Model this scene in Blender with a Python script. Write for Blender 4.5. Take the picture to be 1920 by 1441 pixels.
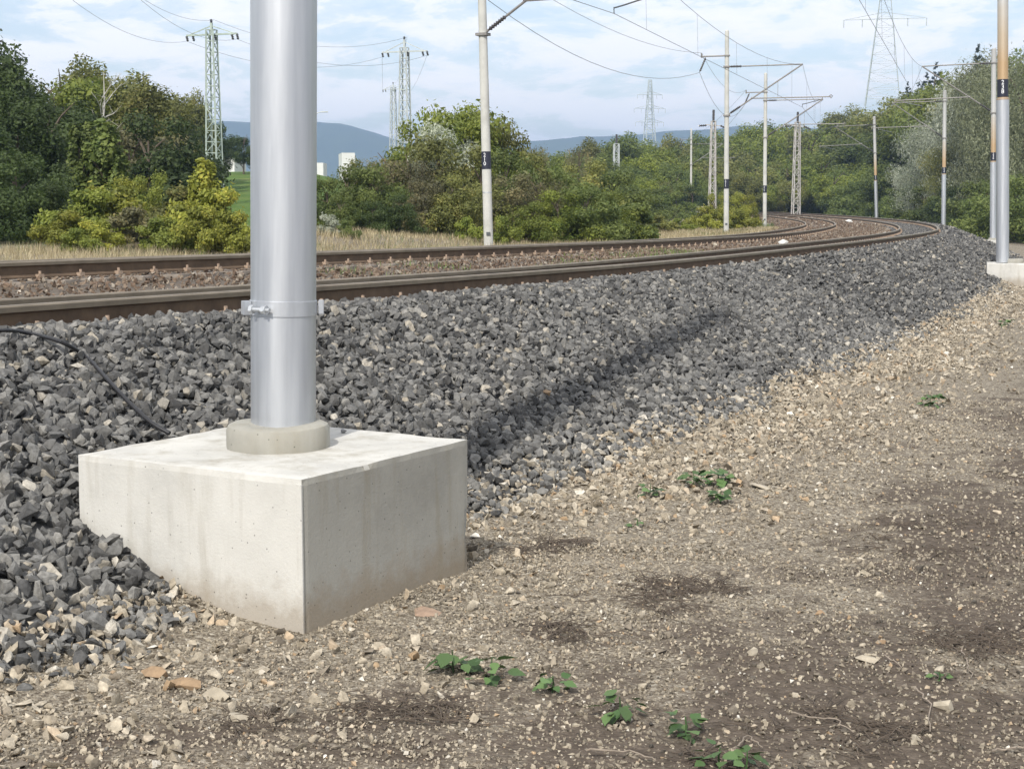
import bpy, bmesh, math, random
import numpy as np
from mathutils import Vector, Matrix, Quaternion

random.seed(7)
RNG = np.random.default_rng(11)
S = bpy.context.scene
for o in list(bpy.data.objects):
    bpy.data.objects.remove(o, do_unlink=True)
COL = S.collection
R_ = math.radians

# ------------------------------------------------------------------ camera
FPX, IW, IH, HORIZON, CAMZ = 2915.0, 1920.0, 1441.0, 383.0, 1.55
PITCH = math.atan((IH / 2 - HORIZON) / FPX)
cam = bpy.data.cameras.new('camera')
cam.sensor_width = 36.0
cam.lens = FPX / IW * 36.0
cam.clip_start = 0.05
cam.clip_end = 12000
camo = bpy.data.objects.new('camera', cam)
COL.objects.link(camo)
camo.location = (0, 0, CAMZ)
camo.rotation_euler = (math.pi / 2 - PITCH, 0, 0)
S.camera = camo

# ------------------------------------------------------------------ sky and sun
SHADOW_AZ, SUN_EL = R_(17.5), R_(41)
to_sun = Vector((-math.sin(SHADOW_AZ) * math.cos(SUN_EL), -math.cos(SHADOW_AZ) * math.cos(SUN_EL), math.sin(SUN_EL)))
w = bpy.data.worlds.new('World')
S.world = w
w.use_nodes = True
nt = w.node_tree
for n in list(nt.nodes):
    nt.nodes.remove(n)


def N(nt, t, **kw):
    n = nt.nodes.new(t)
    for k, v in kw.items():
        if k == 'inp':
            for kk, vv in v.items():
                n.inputs[kk].default_value = vv
        else:
            setattr(n, k, v)
    return n


def ramp(nt, stops, interp='LINEAR'):
    r = nt.nodes.new('ShaderNodeValToRGB')
    cr = r.color_ramp
    cr.interpolation = interp
    while len(cr.elements) > 1:
        cr.elements.remove(cr.elements[-1])
    cr.elements[0].position = stops[0][0]
    c = stops[0][1]
    cr.elements[0].color = (*c, 1) if len(c) == 3 else c
    for p, c in stops[1:]:
        e = cr.elements.new(p)
        e.color = (*c, 1) if len(c) == 3 else c
    return r


sky = N(nt, 'ShaderNodeTexSky', sky_type='NISHITA', sun_disc=False)
sky.sun_elevation = SUN_EL
sky.sun_rotation = math.atan2(to_sun.x, to_sun.y)
sky.altitude = 200
sky.air_density = 1.0
sky.dust_density = 1.6
sky.ozone_density = 1.2
L = nt.links.new
tc = N(nt, 'ShaderNodeTexCoord')
sep = N(nt, 'ShaderNodeSeparateXYZ')
L(tc.outputs['Generated'], sep.inputs[0])
zz = N(nt, 'ShaderNodeMath', operation='MAXIMUM', inp={1: 0.0})
L(sep.outputs['Z'], zz.inputs[0])
za = N(nt, 'ShaderNodeMath', operation='ADD', inp={1: 0.16})
L(zz.outputs[0], za.inputs[0])
dx = N(nt, 'ShaderNodeMath', operation='DIVIDE')
dy = N(nt, 'ShaderNodeMath', operation='DIVIDE')
L(sep.outputs['X'], dx.inputs[0]); L(za.outputs[0], dx.inputs[1])
L(sep.outputs['Y'], dy.inputs[0]); L(za.outputs[0], dy.inputs[1])
cmb = N(nt, 'ShaderNodeCombineXYZ')
L(dx.outputs[0], cmb.inputs['X']); L(dy.outputs[0], cmb.inputs['Y'])
mp = N(nt, 'ShaderNodeMapping')
mp.inputs['Rotation'].default_value = (0, 0, R_(18))
mp.inputs['Scale'].default_value = (1.25, 1.0, 1)
mp.inputs['Location'].default_value = (2.3, 0.4, 0)
L(cmb.outputs[0], mp.inputs['Vector'])
n1 = N(nt, 'ShaderNodeTexNoise', inp={'Scale': 2.6, 'Detail': 12.0, 'Roughness': 0.62, 'Distortion': 0.25})
L(mp.outputs[0], n1.inputs['Vector'])
cr = ramp(nt, [(0.38, (0.30,) * 3), (0.45, (0.50,) * 3), (0.505, (.86,) * 3), (0.57, (1.0,) * 3)], 'EASE')
L(n1.outputs['Fac'], cr.inputs[0])
mix = N(nt, 'ShaderNodeMixRGB', blend_type='MIX')
mix.inputs['Color2'].default_value = (7.8, 7.75, 7.75, 1)
L(cr.outputs['Color'], mix.inputs['Fac'])
L(sky.outputs['Color'], mix.inputs['Color1'])
bg = N(nt, 'ShaderNodeBackground', inp={'Strength': 0.135})
L(mix.outputs[0], bg.inputs['Color'])
wo = N(nt, 'ShaderNodeOutputWorld')
L(bg.outputs[0], wo.inputs['Surface'])

sun = bpy.data.lights.new('sun', 'SUN')
sun.energy = 3.6
sun.angle = R_(1.2)
sun.color = (1.0, 0.95, 0.87)
suno = bpy.data.objects.new('sun', sun)
COL.objects.link(suno)
suno.location = (-30, -30, 40)
suno.rotation_euler = (-to_sun).to_track_quat('-Z', 'Y').to_euler()

S.view_settings.view_transform = 'Standard'
S.view_settings.look = 'None'
S.view_settings.exposure = 0.32
S.view_settings.gamma = 1.0
S.view_settings.use_curve_mapping = False

# ------------------------------------------------------------------ layout helpers
CP, SP = math.cos(PITCH), math.sin(PITCH)


def at(px, py, d=None, z=None):
    """photo position + distance (or height) -> point in the place"""
    ax = (px - IW / 2) / FPX
    ay = -(py - IH / 2) / FPX
    v = (ax, CP + ay * SP, -SP + ay * CP)
    t = (z - CAMZ) / v[2] if z is not None else d / v[1]
    return Vector((t * v[0], t * v[1], CAMZ + t * v[2]))


RAD, TH0 = 290.0, R_(26.0)
P0X, P0Y = -2.884, 8.75
CX, CY = P0X - RAD * math.cos(TH0), P0Y + RAD * math.sin(TH0)


def path(s, u):
    th = TH0 - np.asarray(s, float) / RAD
    r = RAD + np.asarray(u, float)
    return CX + r * np.cos(th), CY - r * np.sin(th)


def inv(X, Y):
    X = np.asarray(X, float); Y = np.asarray(Y, float)
    r = np.hypot(X - CX, Y - CY)
    th = np.arctan2(-(Y - CY), X - CX)
    return (TH0 - th) * RAD, r - RAD


def smooth_interp(x, xs, ys):
    fine = np.arange(xs[0], xs[-1] + .5, .5)
    v = np.interp(fine, xs, ys)
    k = np.hanning(19); k /= k.sum()
    vp = np.pad(v, 9, mode='reflect', reflect_type='odd')
    v = np.convolve(vp, k, 'valid')
    return np.interp(np.clip(x, xs[0], xs[-1]), fine, v)


_zs1 = ([-60, -20, 0, 3, 11, 24, 33, 54, 86, 104, 125, 152, 260], [1.05, 1.04, .99, .945, .865, .825, .78, .645, .622, .635, .70, .81, 1.2])
_zs2 = ([-60, -20, 4.6, 10.5, 25.7, 38.7, 46, 72, 104, 127, 150, 260], [1.06, 1.06, 1.01, .94, .775, .67, .635, .58, .61, .70, .80, 1.2])


def zr1(s): return smooth_interp(s, *_zs1)
def zr2(s): return smooth_interp(s, *_zs2)


CANT1, CANT2 = 0.07, 0.045
U1A, U1B, U2A, U2B = 0.0, -1.5, -4.4, -5.9
_PROF_U = [.16, .42, .70, 2.2, 2.85, 3.05]
_PROF_Z = [-.165, -.135, -.135, -.73, -.985, -1.10]


def bed_z(s, u):
    """top of the ballast (both tracks)"""
    a, b = zr1(s), zr2(s)
    us = np.array([-8.2, -6.9, -5.9, -4.4, -3.0, -1.5, 0.0] )
    s = np.asarray(s, float); u = np.asarray(u, float)
    s, u = np.broadcast_arrays(s, u)
    a = zr1(s); b = zr2(s)
    cols = [b - .34, b - CANT2 - .20, b - CANT2 - .165, b - .165, (a + b) / 2 - .22, a - CANT1 - .165, a - .165]
    out = np.array(cols[0])
    for i in range(len(us) - 1):
        t = np.clip((u - us[i]) / (us[i + 1] - us[i]), 0, 1)
        out = np.where(u > us[i], cols[i] * (1 - t) + cols[i + 1] * t, out)
    for i in range(len(_PROF_U) - 1):
        t = np.clip((u - _PROF_U[i]) / (_PROF_U[i + 1] - _PROF_U[i]), 0, 1)
        out = np.where(u > _PROF_U[i], a + _PROF_Z[i] * (1 - t) + _PROF_Z[i + 1] * t, out)
    return out


def sstep(x, a, b):
    t = np.clip((np.asarray(x, float) - a) / (b - a), 0, 1)
    return t * t * (3 - 2 * t)


def vnoise(x, y, seed=0):
    """cheap smooth value noise on arrays"""
    x = np.asarray(x, float); y = np.asarray(y, float)
    xi = np.floor(x); yi = np.floor(y)
    fx = x - xi; fy = y - yi
    fx = fx * fx * (3 - 2 * fx); fy = fy * fy * (3 - 2 * fy)

    def h(a, b):
        v = np.sin(a * 127.1 + b * 311.7 + seed * 74.7) * 43758.5453
        return v - np.floor(v)
    return (h(xi, yi) * (1 - fx) + h(xi + 1, yi) * fx) * (1 - fy) + (h(xi, yi + 1) * (1 - fx) + h(xi + 1, yi + 1) * fx) * fy


def terrain(X, Y):
    X = np.asarray(X, float); Y = np.asarray(Y, float)
    s, u = inv(X, Y)
    sc = np.clip(s, -40, 200)
    r = zr1(sc)
    right = r - 1.02 - .02 * np.clip(u - 3, 0, 4)
    left = zr2(sc) - .30 + .34 * sstep(-u, 9.2, 12.5) * (.25 + .75 * sstep(s, 15, 24)) * (1 - sstep(s, 48, 70)) * (.7 + .6 * vnoise(X / 3.1, Y / 3.1, 71))
    mid = r - .6
    z = np.where(u > 3.0, right, np.where(u > 1.0, right * (u - 1) / 2 + mid * (3 - u) / 2, mid))
    z = np.where(u < -6.5, mid + (left - mid) * sstep(-u, 6.5, 7.6), z)
    # wooded hill outside the curve
    far = sstep(Y, 60, 130)
    hill = .30 * np.clip(u - 15, 0, 70) * far * sstep(X / np.maximum(Y, 1), .17, .25) * (1 - sstep(Y, 320, 600)) * (1 + .25 * (vnoise(X / 40, Y / 40, 3) - .5))
    # meadow rising behind the left wood
    ang = X / np.maximum(Y, 1)
    mead = .072 * np.clip(Y - 70, 0, 52) * sstep(-ang, .03, .14) * (u < -12)
    nz = .05 * (vnoise(X / 1.3, Y / 1.3, 1) - .5) + .025 * (vnoise(X / .45, Y / .45, 2) - .5)
    return z + hill + mead + nz


# ------------------------------------------------------------------ materials
MATS = {}


def mat(name):
    m = bpy.data.materials.new(name)
    m.use_nodes = True
    t = m.node_tree
    b = t.nodes['Principled BSDF']
    MATS[name] = m
    return m, t, b


def simple(name, col, rough=.6, metal=0., var=.12, scale=8., bump=0., bscale=40.):
    m, t, b = mat(name)
    b.inputs['Roughness'].default_value = rough
    b.inputs['Metallic'].default_value = metal
    c = N(t, 'ShaderNodeTexCoord')
    n = N(t, 'ShaderNodeTexNoise', inp={'Scale': scale, 'Detail': 6.0, 'Roughness': .6})
    t.links.new(c.outputs['Object'], n.inputs['Vector'])
    lo = tuple(x * (1 - var) for x in col); hi = tuple(min(1, x * (1 + var)) for x in col)
    r = ramp(t, [(.3, lo), (.7, hi)])
    t.links.new(n.outputs['Fac'], r.inputs[0])
    t.links.new(r.outputs[0], b.inputs['Base Color'])
    if bump:
        n2 = N(t, 'ShaderNodeTexNoise', inp={'Scale': bscale, 'Detail': 5.0})
        t.links.new(c.outputs['Object'], n2.inputs['Vector'])
        bp = N(t, 'ShaderNodeBump', inp={'Strength': bump, 'Distance': .01})
        t.links.new(n2.outputs['Fac'], bp.inputs['Height'])
        t.links.new(bp.outputs[0], b.inputs['Normal'])
    return m


def leafmat(name, ca, cb, cc=None, trans=.38):
    m, t, b = mat(name)
    a = N(t, 'ShaderNodeAttribute', attribute_name='rnd')
    stops = [(0.05, ca), (.95, cb)] if cc is None else [(0.05, ca), (.7, cb), (.97, cc)]
    r = ramp(t, stops)
    t.links.new(a.outputs['Fac'], r.inputs[0])
    oi = N(t, 'ShaderNodeObjectInfo')
    hv = N(t, 'ShaderNodeHueSaturation')
    mr = N(t, 'ShaderNodeMapRange', inp={1: 0, 2: 1, 3: .75, 4: 1.3})
    t.links.new(oi.outputs['Random'], mr.inputs[0])
    t.links.new(mr.outputs[0], hv.inputs['Value'])
    t.links.new(r.outputs[0], hv.inputs['Color'])
    t.links.new(hv.outputs[0], b.inputs['Base Color'])
    b.inputs['Roughness'].default_value = .55
    b.inputs['Specular IOR Level'].default_value = .35
    tr = N(t, 'ShaderNodeBsdfTranslucent')
    t.links.new(hv.outputs[0], tr.inputs['Color'])
    mx = N(t, 'ShaderNodeMixShader', inp={0: trans})
    t.links.new(b.outputs[0], mx.inputs[1]); t.links.new(tr.outputs[0], mx.inputs[2])
    t.links.new(mx.outputs[0], t.nodes['Material Output'].inputs['Surface'])
    return m


def stonemat(name, stops, per_object=False, rough=.85):
    m, t, b = mat(name)
    if per_object:
        a = N(t, 'ShaderNodeObjectInfo'); fac = a.outputs['Random']
    else:
        a = N(t, 'ShaderNodeAttribute', attribute_name='rnd'); fac = a.outputs['Fac']
    r = ramp(t, stops)
    t.links.new(fac, r.inputs[0])
    c = N(t, 'ShaderNodeNewGeometry')
    n = N(t, 'ShaderNodeTexNoise', inp={'Scale': 45., 'Detail': 4.0, 'Roughness': .65})
    t.links.new(c.outputs['Position'], n.inputs['Vector'])
    rr = ramp(t, [(.25, (.52,) * 3), (.75, (1.42,) * 3)])
    t.links.new(n.outputs['Fac'], rr.inputs[0])
    mm = N(t, 'ShaderNodeMixRGB', blend_type='MULTIPLY', inp={0: 1.0})
    t.links.new(r.outputs[0], mm.inputs[1]); t.links.new(rr.outputs[0], mm.inputs[2])
    t.links.new(mm.outputs[0], b.inputs['Base Color'])
    b.inputs['Roughness'].default_value = rough
    b.inputs['Specular IOR Level'].default_value = .25
    n2 = N(t, 'ShaderNodeTexNoise', inp={'Scale': 160., 'Detail': 3.0})
    t.links.new(c.outputs['Position'], n2.inputs['Vector'])
    bp = N(t, 'ShaderNodeBump', inp={'Strength': .6, 'Distance': .004})
    t.links.new(n2.outputs['Fac'], bp.inputs['Height']); t.links.new(bp.outputs[0], b.inputs['Normal'])
    return m


GREY = [(0.0, (.052, .051, .050)), (.35, (.104, .103, .100)), (.62, (.166, .163, .155)), (.85, (.228, .220, .202)), (.93, (.28, .25, .20)), (1.0, (.42, .39, .335))]
BROWN = [(0.0, (.065, .045, .032)), (.35, (.145, .10, .070)), (.65, (.20, .155, .115)), (.88, (.29, .25, .20)), (.95, (.42, .38, .32)), (1.0, (.62, .59, .54))]
PEB = [(0.0, (.08, .070, .058)), (.25, (.19, .162, .127)), (.6, (.33, .285, .215)), (.87, (.43, .38, .30)), (.93, (.36, .255, .155)), (.96, (.45, .40, .32)), (1.0, (.64, .61, .54))]
stonemat('ballast_grey', GREY)
stonemat('ballast_grey_single', GREY, True)
stonemat('ballast_brown', BROWN)
stonemat('pebbles', PEB)
stonemat('pebbles_single', PEB, True)
simple('ballast_base', (.085, .084, .082), .95, var=.5, scale=30, bump=1., bscale=60)
simple('ballast_base_brown', (.10, .08, .06), .95, var=.4, scale=30)
simple('stone_white', (.58, .57, .54), .8, var=.12, scale=6, bump=.3)
simple('stone_orange', (.27, .185, .11), .8, var=.25, scale=30, bump=.3)
simple('stone_tan', (.38, .335, .26), .85, var=.2, scale=30, bump=.3)
simple('stone_grey', (.18, .18, .18), .85, var=.25, scale=30, bump=.3)
simple('stone_brown', (.30, .21, .15), .85, var=.2, scale=30, bump=.3)
simple('sleeper', (.22, .19, .16), .9, var=.3, scale=10, bump=.3)
simple('rust_clip', (.36, .27, .20), .7, .1, var=.3, scale=60)
simple('galvanised', (.52, .54, .56), .45, .6, var=.1, scale=30)
simple('steel_lattice', (.47, .50, .50), .6, .2, var=.15, scale=3)
simple('lattice_green', (.36, .415, .375), .65, .1, var=.2, scale=3)
simple('lattice_rust', (.43, .41, .385), .7, .1, var=.3, scale=2)
simple('lattice_far', (.40, .44, .46), .7, .1, var=.1, scale=.3)
simple('arm_steel', (.22, .21, .20), .55, .3, var=.15)
simple('wire', (.10, .11, .12), .5, .5, var=.1)
simple('insulator', (.055, .05, .05), .25, 0, var=.1)
simple('band_black', (.018, .02, .035), .45, 0, var=.15)
simple('paint_white', (.82, .83, .84), .5, 0, var=.03)
simple('hose', (.018, .018, .02), .5, 0, var=.2, scale=30)
simple('bark', (.09, .07, .05), .9, 0, var=.35, scale=12, bump=.5, bscale=20)
simple('bark_pale', (.40, .385, .35), .8, 0, var=.2, scale=8)
simple('twig', (.26, .215, .17), .85, 0, var=.3, scale=20)
simple('roots', (.085, .066, .050), .95, 0, var=.4, scale=20)
simple('render_white', (.62, .62, .60), .85, 0, var=.05, scale=.5)
simple('roof_red', (.30, .13, .09), .85, 0, var=.2, scale=2)
simple('glass', (.04, .05, .06), .1, 0, var=.1)
simple('wall_concrete', (.38, .37, .36), .9, 0, var=.2, scale=1.5, bump=.3)
leafmat('leaf_dark', (.026, .046, .012), (.085, .120, .032))
leafmat('leaf_mid', (.062, .098, .022), (.185, .22, .058))
leafmat('leaf_sage', (.12, .135, .07), (.26, .28, .16), (.38, .40, .27))
leafmat('leaf_bright', (.085, .125, .018), (.27, .30, .055))
leafmat('leaf_yellow', (.12, .14, .02), (.29, .305, .05), (.44, .39, .07))
leafmat('leaf_olive', (.085, .098, .026), (.21, .22, .062), (.32, .27, .08))
leafmat('leaf_brown', (.07, .070, .034), (.19, .18, .085), (.30, .24, .11))
leafmat('leaf_silver', (.17, .19, .13), (.42, .45, .35), (.62, .64, .55))
leafmat('leaf_conifer', (.010, .022, .013), (.028, .048, .026), trans=.08)
leafmat('leaf_weed', (.045, .090, .030), (.105, .175, .060), trans=.15)
leafmat('straw', (.27, .215, .12), (.46, .385, .23), (.60, .52, .34), trans=.2)
leafmat('grass_green', (.05, .09, .02), (.14, .19, .05), trans=.2)

# concrete with stains, form marks and small air holes
def concrete(name, base, stain):
    m, t, b = mat(name)
    c = N(t, 'ShaderNodeTexCoord')
    n = N(t, 'ShaderNodeTexNoise', inp={'Scale': 2.2, 'Detail': 8., 'Roughness': .65})
    t.links.new(c.outputs['Object'], n.inputs['Vector'])
    r = ramp(t, [(.3, tuple(x * .80 for x in base)), (.52, base), (.75, tuple(min(1, x * 1.10) for x in base))])
    t.links.new(n.outputs['Fac'], r.inputs[0])
    # streaks that run down the cast faces
    mp = N(t, 'ShaderNodeMapping'); mp.inputs['Scale'].default_value = (5, 5, .55)
    t.links.new(c.outputs['Object'], mp.inputs[0])
    ns = N(t, 'ShaderNodeTexNoise', inp={'Scale': 1.6, 'Detail': 5., 'Roughness': .6})
    t.links.new(mp.outputs[0], ns.inputs['Vector'])
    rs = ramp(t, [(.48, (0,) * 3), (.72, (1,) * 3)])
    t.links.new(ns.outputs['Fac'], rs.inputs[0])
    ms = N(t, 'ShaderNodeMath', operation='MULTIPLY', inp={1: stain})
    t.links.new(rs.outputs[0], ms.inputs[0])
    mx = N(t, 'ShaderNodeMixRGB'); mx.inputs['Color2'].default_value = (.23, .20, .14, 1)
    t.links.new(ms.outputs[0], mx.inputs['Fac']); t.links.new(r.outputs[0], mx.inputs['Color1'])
    # earth splashed against the foot of the cast block
    sx = N(t, 'ShaderNodeSeparateXYZ'); t.links.new(c.outputs['Object'], sx.inputs[0])
    nd = N(t, 'ShaderNodeTexNoise', inp={'Scale': 7., 'Detail': 6., 'Roughness': .7})
    t.links.new(c.outputs['Object'], nd.inputs['Vector'])
    ad = N(t, 'ShaderNodeMath', operation='MULTIPLY_ADD', inp={1: .36, 2: -.02})
    t.links.new(nd.outputs['Fac'], ad.inputs[0])
    sb = N(t, 'ShaderNodeMath', operation='SUBTRACT'); t.links.new(ad.outputs[0], sb.inputs[0]); t.links.new(sx.outputs['Z'], sb.inputs[1])
    rd = ramp(t, [(0., (0,) * 3), (.13, (.55 * stain + .3,) * 3)]); t.links.new(sb.outputs[0], rd.inputs[0])
    mx2 = N(t, 'ShaderNodeMixRGB'); mx2.inputs['Color2'].default_value = (.26, .21, .15, 1)
    t.links.new(rd.outputs[0], mx2.inputs['Fac']); t.links.new(mx.outputs[0], mx2.inputs['Color1'])
    v = N(t, 'ShaderNodeTexVoronoi', inp={'Scale': 26.})
    t.links.new(c.outputs['Object'], v.inputs['Vector'])
    rv = ramp(t, [(.05, (.22,) * 3), (.10, (1,) * 3)])
    t.links.new(v.outputs['Distance'], rv.inputs[0])
    mm = N(t, 'ShaderNodeMixRGB', blend_type='MULTIPLY', inp={0: .8})
    t.links.new(mx2.outputs[0], mm.inputs[1]); t.links.new(rv.outputs[0], mm.inputs[2])
    t.links.new(mm.outputs[0], b.inputs['Base Color'])
    b.inputs['Roughness'].default_value = .9
    b.inputs['Specular IOR Level'].default_value = .2
    n3 = N(t, 'ShaderNodeTexNoise', inp={'Scale': 70., 'Detail': 6., 'Roughness': .7})
    t.links.new(c.outputs['Object'], n3.inputs['Vector'])
    bp = N(t, 'ShaderNodeBump', inp={'Strength': .35, 'Distance': .006})
    t.links.new(n3.outputs['Fac'], bp.inputs['Height']); t.links.new(bp.outputs[0], b.inputs['Normal'])
    return m


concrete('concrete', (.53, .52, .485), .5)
concrete('concrete_shaded_stained', (.33, .32, .285), .75)  # darker base paints in the shade of the right-hand face; streaks are stains
concrete('concrete_ring', (.35, .34, .30), .35)
concrete('concrete_pole', (.50, .50, .47), .12)


def mast_paint():
    m, t, b = mat('mast_silver')
    c = N(t, 'ShaderNodeTexCoord')
    n = N(t, 'ShaderNodeTexNoise', inp={'Scale': 2.5, 'Detail': 9., 'Roughness': .68})
    mp = N(t, 'ShaderNodeMapping'); mp.inputs['Scale'].default_value = (9, 9, .5)
    t.links.new(c.outputs['Object'], mp.inputs[0]); t.links.new(mp.outputs[0], n.inputs['Vector'])
    r = ramp(t, [(.25, (.46, .48, .51)), (.5, (.53, .55, .58)), (.75, (.60, .62, .645))])
    t.links.new(n.outputs['Fac'], r.inputs[0]); t.links.new(r.outputs[0], b.inputs['Base Color'])
    rr = ramp(t, [(.3, (.42,) * 3), (.7, (.55,) * 3)])
    t.links.new(n.outputs['Fac'], rr.inputs[0]); t.links.new(rr.outputs[0], b.inputs['Roughness'])
    b.inputs['Metallic'].default_value = .78
    n3 = N(t, 'ShaderNodeTexNoise', inp={'Scale': 60., 'Detail': 3.})
    t.links.new(c.outputs['Object'], n3.inputs['Vector'])
    bp = N(t, 'ShaderNodeBump', inp={'Strength': .06, 'Distance': .003})
    t.links.new(n3.outputs['Fac'], bp.inputs['Height']); t.links.new(bp.outputs[0], b.inputs['Normal'])


mast_paint()


def mast_upper():
    # old grey paint, with an ochre primer left bare on the first metre above the number band
    m, t, b = mat('mast_upper')
    c = N(t, 'ShaderNodeTexCoord')
    sx = N(t, 'ShaderNodeSeparateXYZ'); t.links.new(c.outputs['Object'], sx.inputs[0])
    n = N(t, 'ShaderNodeTexNoise', inp={'Scale': 3., 'Detail': 5.}); t.links.new(c.outputs['Object'], n.inputs['Vector'])
    ma = N(t, 'ShaderNodeMath', operation='MULTIPLY_ADD', inp={1: .7, 2: -.35}); t.links.new(n.outputs['Fac'], ma.inputs[0])
    ad = N(t, 'ShaderNodeMath', operation='ADD'); t.links.new(sx.outputs['Z'], ad.inputs[0]); t.links.new(ma.outputs[0], ad.inputs[1])
    mr = N(t, 'ShaderNodeMapRange', inp={1: 4.2, 2: 5.6, 3: 0, 4: 1}); t.links.new(ad.outputs[0], mr.inputs[0])
    r = ramp(t, [(0, (.31, .21, .11)), (.45, (.34, .285, .215)), (1., (.38, .38, .37))])
    t.links.new(mr.outputs[0], r.inputs[0]); t.links.new(r.outputs[0], b.inputs['Base Color'])
    b.inputs['Roughness'].default_value = .6; b.inputs['Metallic'].default_value = .1


mast_upper()


def railmat():
    m, t, b = mat('rail_side')
    c = N(t, 'ShaderNodeNewGeometry')
    n = N(t, 'ShaderNodeTexNoise', inp={'Scale': 6., 'Detail': 6., 'Roughness': .65})
    t.links.new(c.outputs['Position'], n.inputs['Vector'])
    r = ramp(t, [(.3, (.075, .050, .032)), (.7, (.155, .105, .066))])
    t.links.new(n.outputs['Fac'], r.inputs[0]); t.links.new(r.outputs[0], b.inputs['Base Color'])
    b.inputs['Roughness'].default_value = .85; b.inputs['Metallic'].default_value = .15
    m, t, b = mat('rail_head')
    c = N(t, 'ShaderNodeNewGeometry')
    n = N(t, 'ShaderNodeTexNoise', inp={'Scale': 4., 'Detail': 5., 'Roughness': .6})
    t.links.new(c.outputs['Position'], n.inputs['Vector'])
    r = ramp(t, [(.3, (.165, .135, .098)), (.7, (.26, .22, .165))])
    t.links.new(n.outputs['Fac'], r.inputs[0]); t.links.new(r.outputs[0], b.inputs['Base Color'])
    b.inputs['Roughness'].default_value = .55; b.inputs['Metallic'].default_value = .3


railmat()


def groundmat():
    m, t, b = mat('ground')
    g = N(t, 'ShaderNodeNewGeometry')
    P = g.outputs['Position']
    lk = t.links.new
    soil = N(t, 'ShaderNodeAttribute', attribute_name='soil')
    grs = N(t, 'ShaderNodeAttribute', attribute_name='grass')
    # pebble cells
    v = N(t, 'ShaderNodeTexVoronoi', inp={'Scale': 70.}); lk(P, v.inputs['Vector'])
    v2 = N(t, 'ShaderNodeTexVoronoi', inp={'Scale': 160.}); lk(P, v2.inputs['Vector'])
    sepc = N(t, 'ShaderNodeSeparateColor'); lk(v.outputs['Color'], sepc.inputs[0])
    sepd = N(t, 'ShaderNodeSeparateColor'); lk(v2.outputs['Color'], sepd.inputs[0])
    pr = ramp(t, [(0, (.07, .057, .043)), (.4, (.165, .138, .103)), (.8, (.28, .243, .187)), (1, (.52, .48, .40))]); lk(sepc.outputs[0], pr.inputs[0])
    pr2 = ramp(t, [(0, (.065, .053, .04)), (.5, (.165, .138, .103)), (1, (.44, .40, .325))]); lk(sepd.outputs[0], pr2.inputs[0])
    grav = N(t, 'ShaderNodeMixRGB', inp={0: .5}); lk(pr.outputs[0], grav.inputs[1]); lk(pr2.outputs[0], grav.inputs[2])
    n = N(t, 'ShaderNodeTexNoise', inp={'Scale': 25., 'Detail': 8., 'Roughness': .7}); lk(P, n.inputs['Vector'])
    so = ramp(t, [(.3, (.050, .039, .030)), (.55, (.105, .084, .066)), (.75, (.19, .158, .125))]); lk(n.outputs['Fac'], so.inputs[0])
    # soil mask: patches of humus with ragged edges
    n2 = N(t, 'ShaderNodeTexNoise', inp={'Scale': 3.0, 'Detail': 10., 'Roughness': .68}); lk(P, n2.inputs['Vector'])
    ad = N(t, 'ShaderNodeMath', operation='ADD'); lk(n2.outputs['Fac'], ad.inputs[0]); lk(soil.outputs['Fac'], ad.inputs[1])
    mr = ramp(t, [(.66, (0,) * 3), (.82, (.95,) * 3)]); lk(ad.outputs[0], mr.inputs[0])
    m1 = N(t, 'ShaderNodeMixRGB'); lk(mr.outputs[0], m1.inputs[0]); lk(grav.outputs[0], m1.inputs[1]); lk(so.outputs[0], m1.inputs[2])
    ng = N(t, 'ShaderNodeTexNoise', inp={'Scale': .35, 'Detail': 9., 'Roughness': .7}); lk(P, ng.inputs['Vector'])
    gr = ramp(t, [(.3, (.055, .105, .022)), (.5, (.085, .14, .03)), (.72, (.15, .165, .055))]); lk(ng.outputs['Fac'], gr.inputs[0])
    m2 = N(t, 'ShaderNodeMixRGB'); lk(grs.outputs['Fac'], m2.inputs[0]); lk(m1.outputs[0], m2.inputs[1]); lk(gr.outputs[0], m2.inputs[2])
    lk(m2.outputs[0], b.inputs['Base Color'])
    b.inputs['Roughness'].default_value = .95; b.inputs['Specular IOR Level'].default_value = .15
    h = N(t, 'ShaderNodeMath', operation='MULTIPLY_ADD', inp={1: -1., 2: 0.}); lk(v.outputs['Distance'], h.inputs[0])
    h2 = N(t, 'ShaderNodeMath', operation='MULTIPLY_ADD', inp={1: 1.2}); lk(n.outputs['Fac'], h2.inputs[0]); lk(h.outputs[0], h2.inputs[2])
    bp = N(t, 'ShaderNodeBump', inp={'Strength': .55, 'Distance': .012}); lk(h2.outputs[0], bp.inputs['Height']); lk(bp.outputs[0], b.inputs['Normal'])


groundmat()


def hillmat():
    m, t, b = mat('far_forest')
    g = N(t, 'ShaderNodeNewGeometry')
    n = N(t, 'ShaderNodeTexNoise', inp={'Scale': .02, 'Detail': 9., 'Roughness': .7}); t.links.new(g.outputs['Position'], n.inputs['Vector'])
    r = ramp(t, [(.3, (.022, .042, .018)), (.7, (.055, .085, .032))]); t.links.new(n.outputs['Fac'], r.inputs[0])
    t.links.new(r.outputs[0], b.inputs['Base Color']); b.inputs['Roughness'].default_value = .95


hillmat()

# ------------------------------------------------------------------ mesh helpers


def tag(o, label=None, cat=None, group=None, kind=None):
    if label: o['label'] = label
    if cat: o['category'] = cat
    if group: o['group'] = group
    if kind: o['kind'] = kind
    return o


def empty(name, loc, rz=0.0):
    o = bpy.data.objects.new(name, None)
    o.empty_display_size = .1
    COL.objects.link(o)
    o.location = loc
    o.rotation_euler = (0, 0, rz)
    return o


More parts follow.
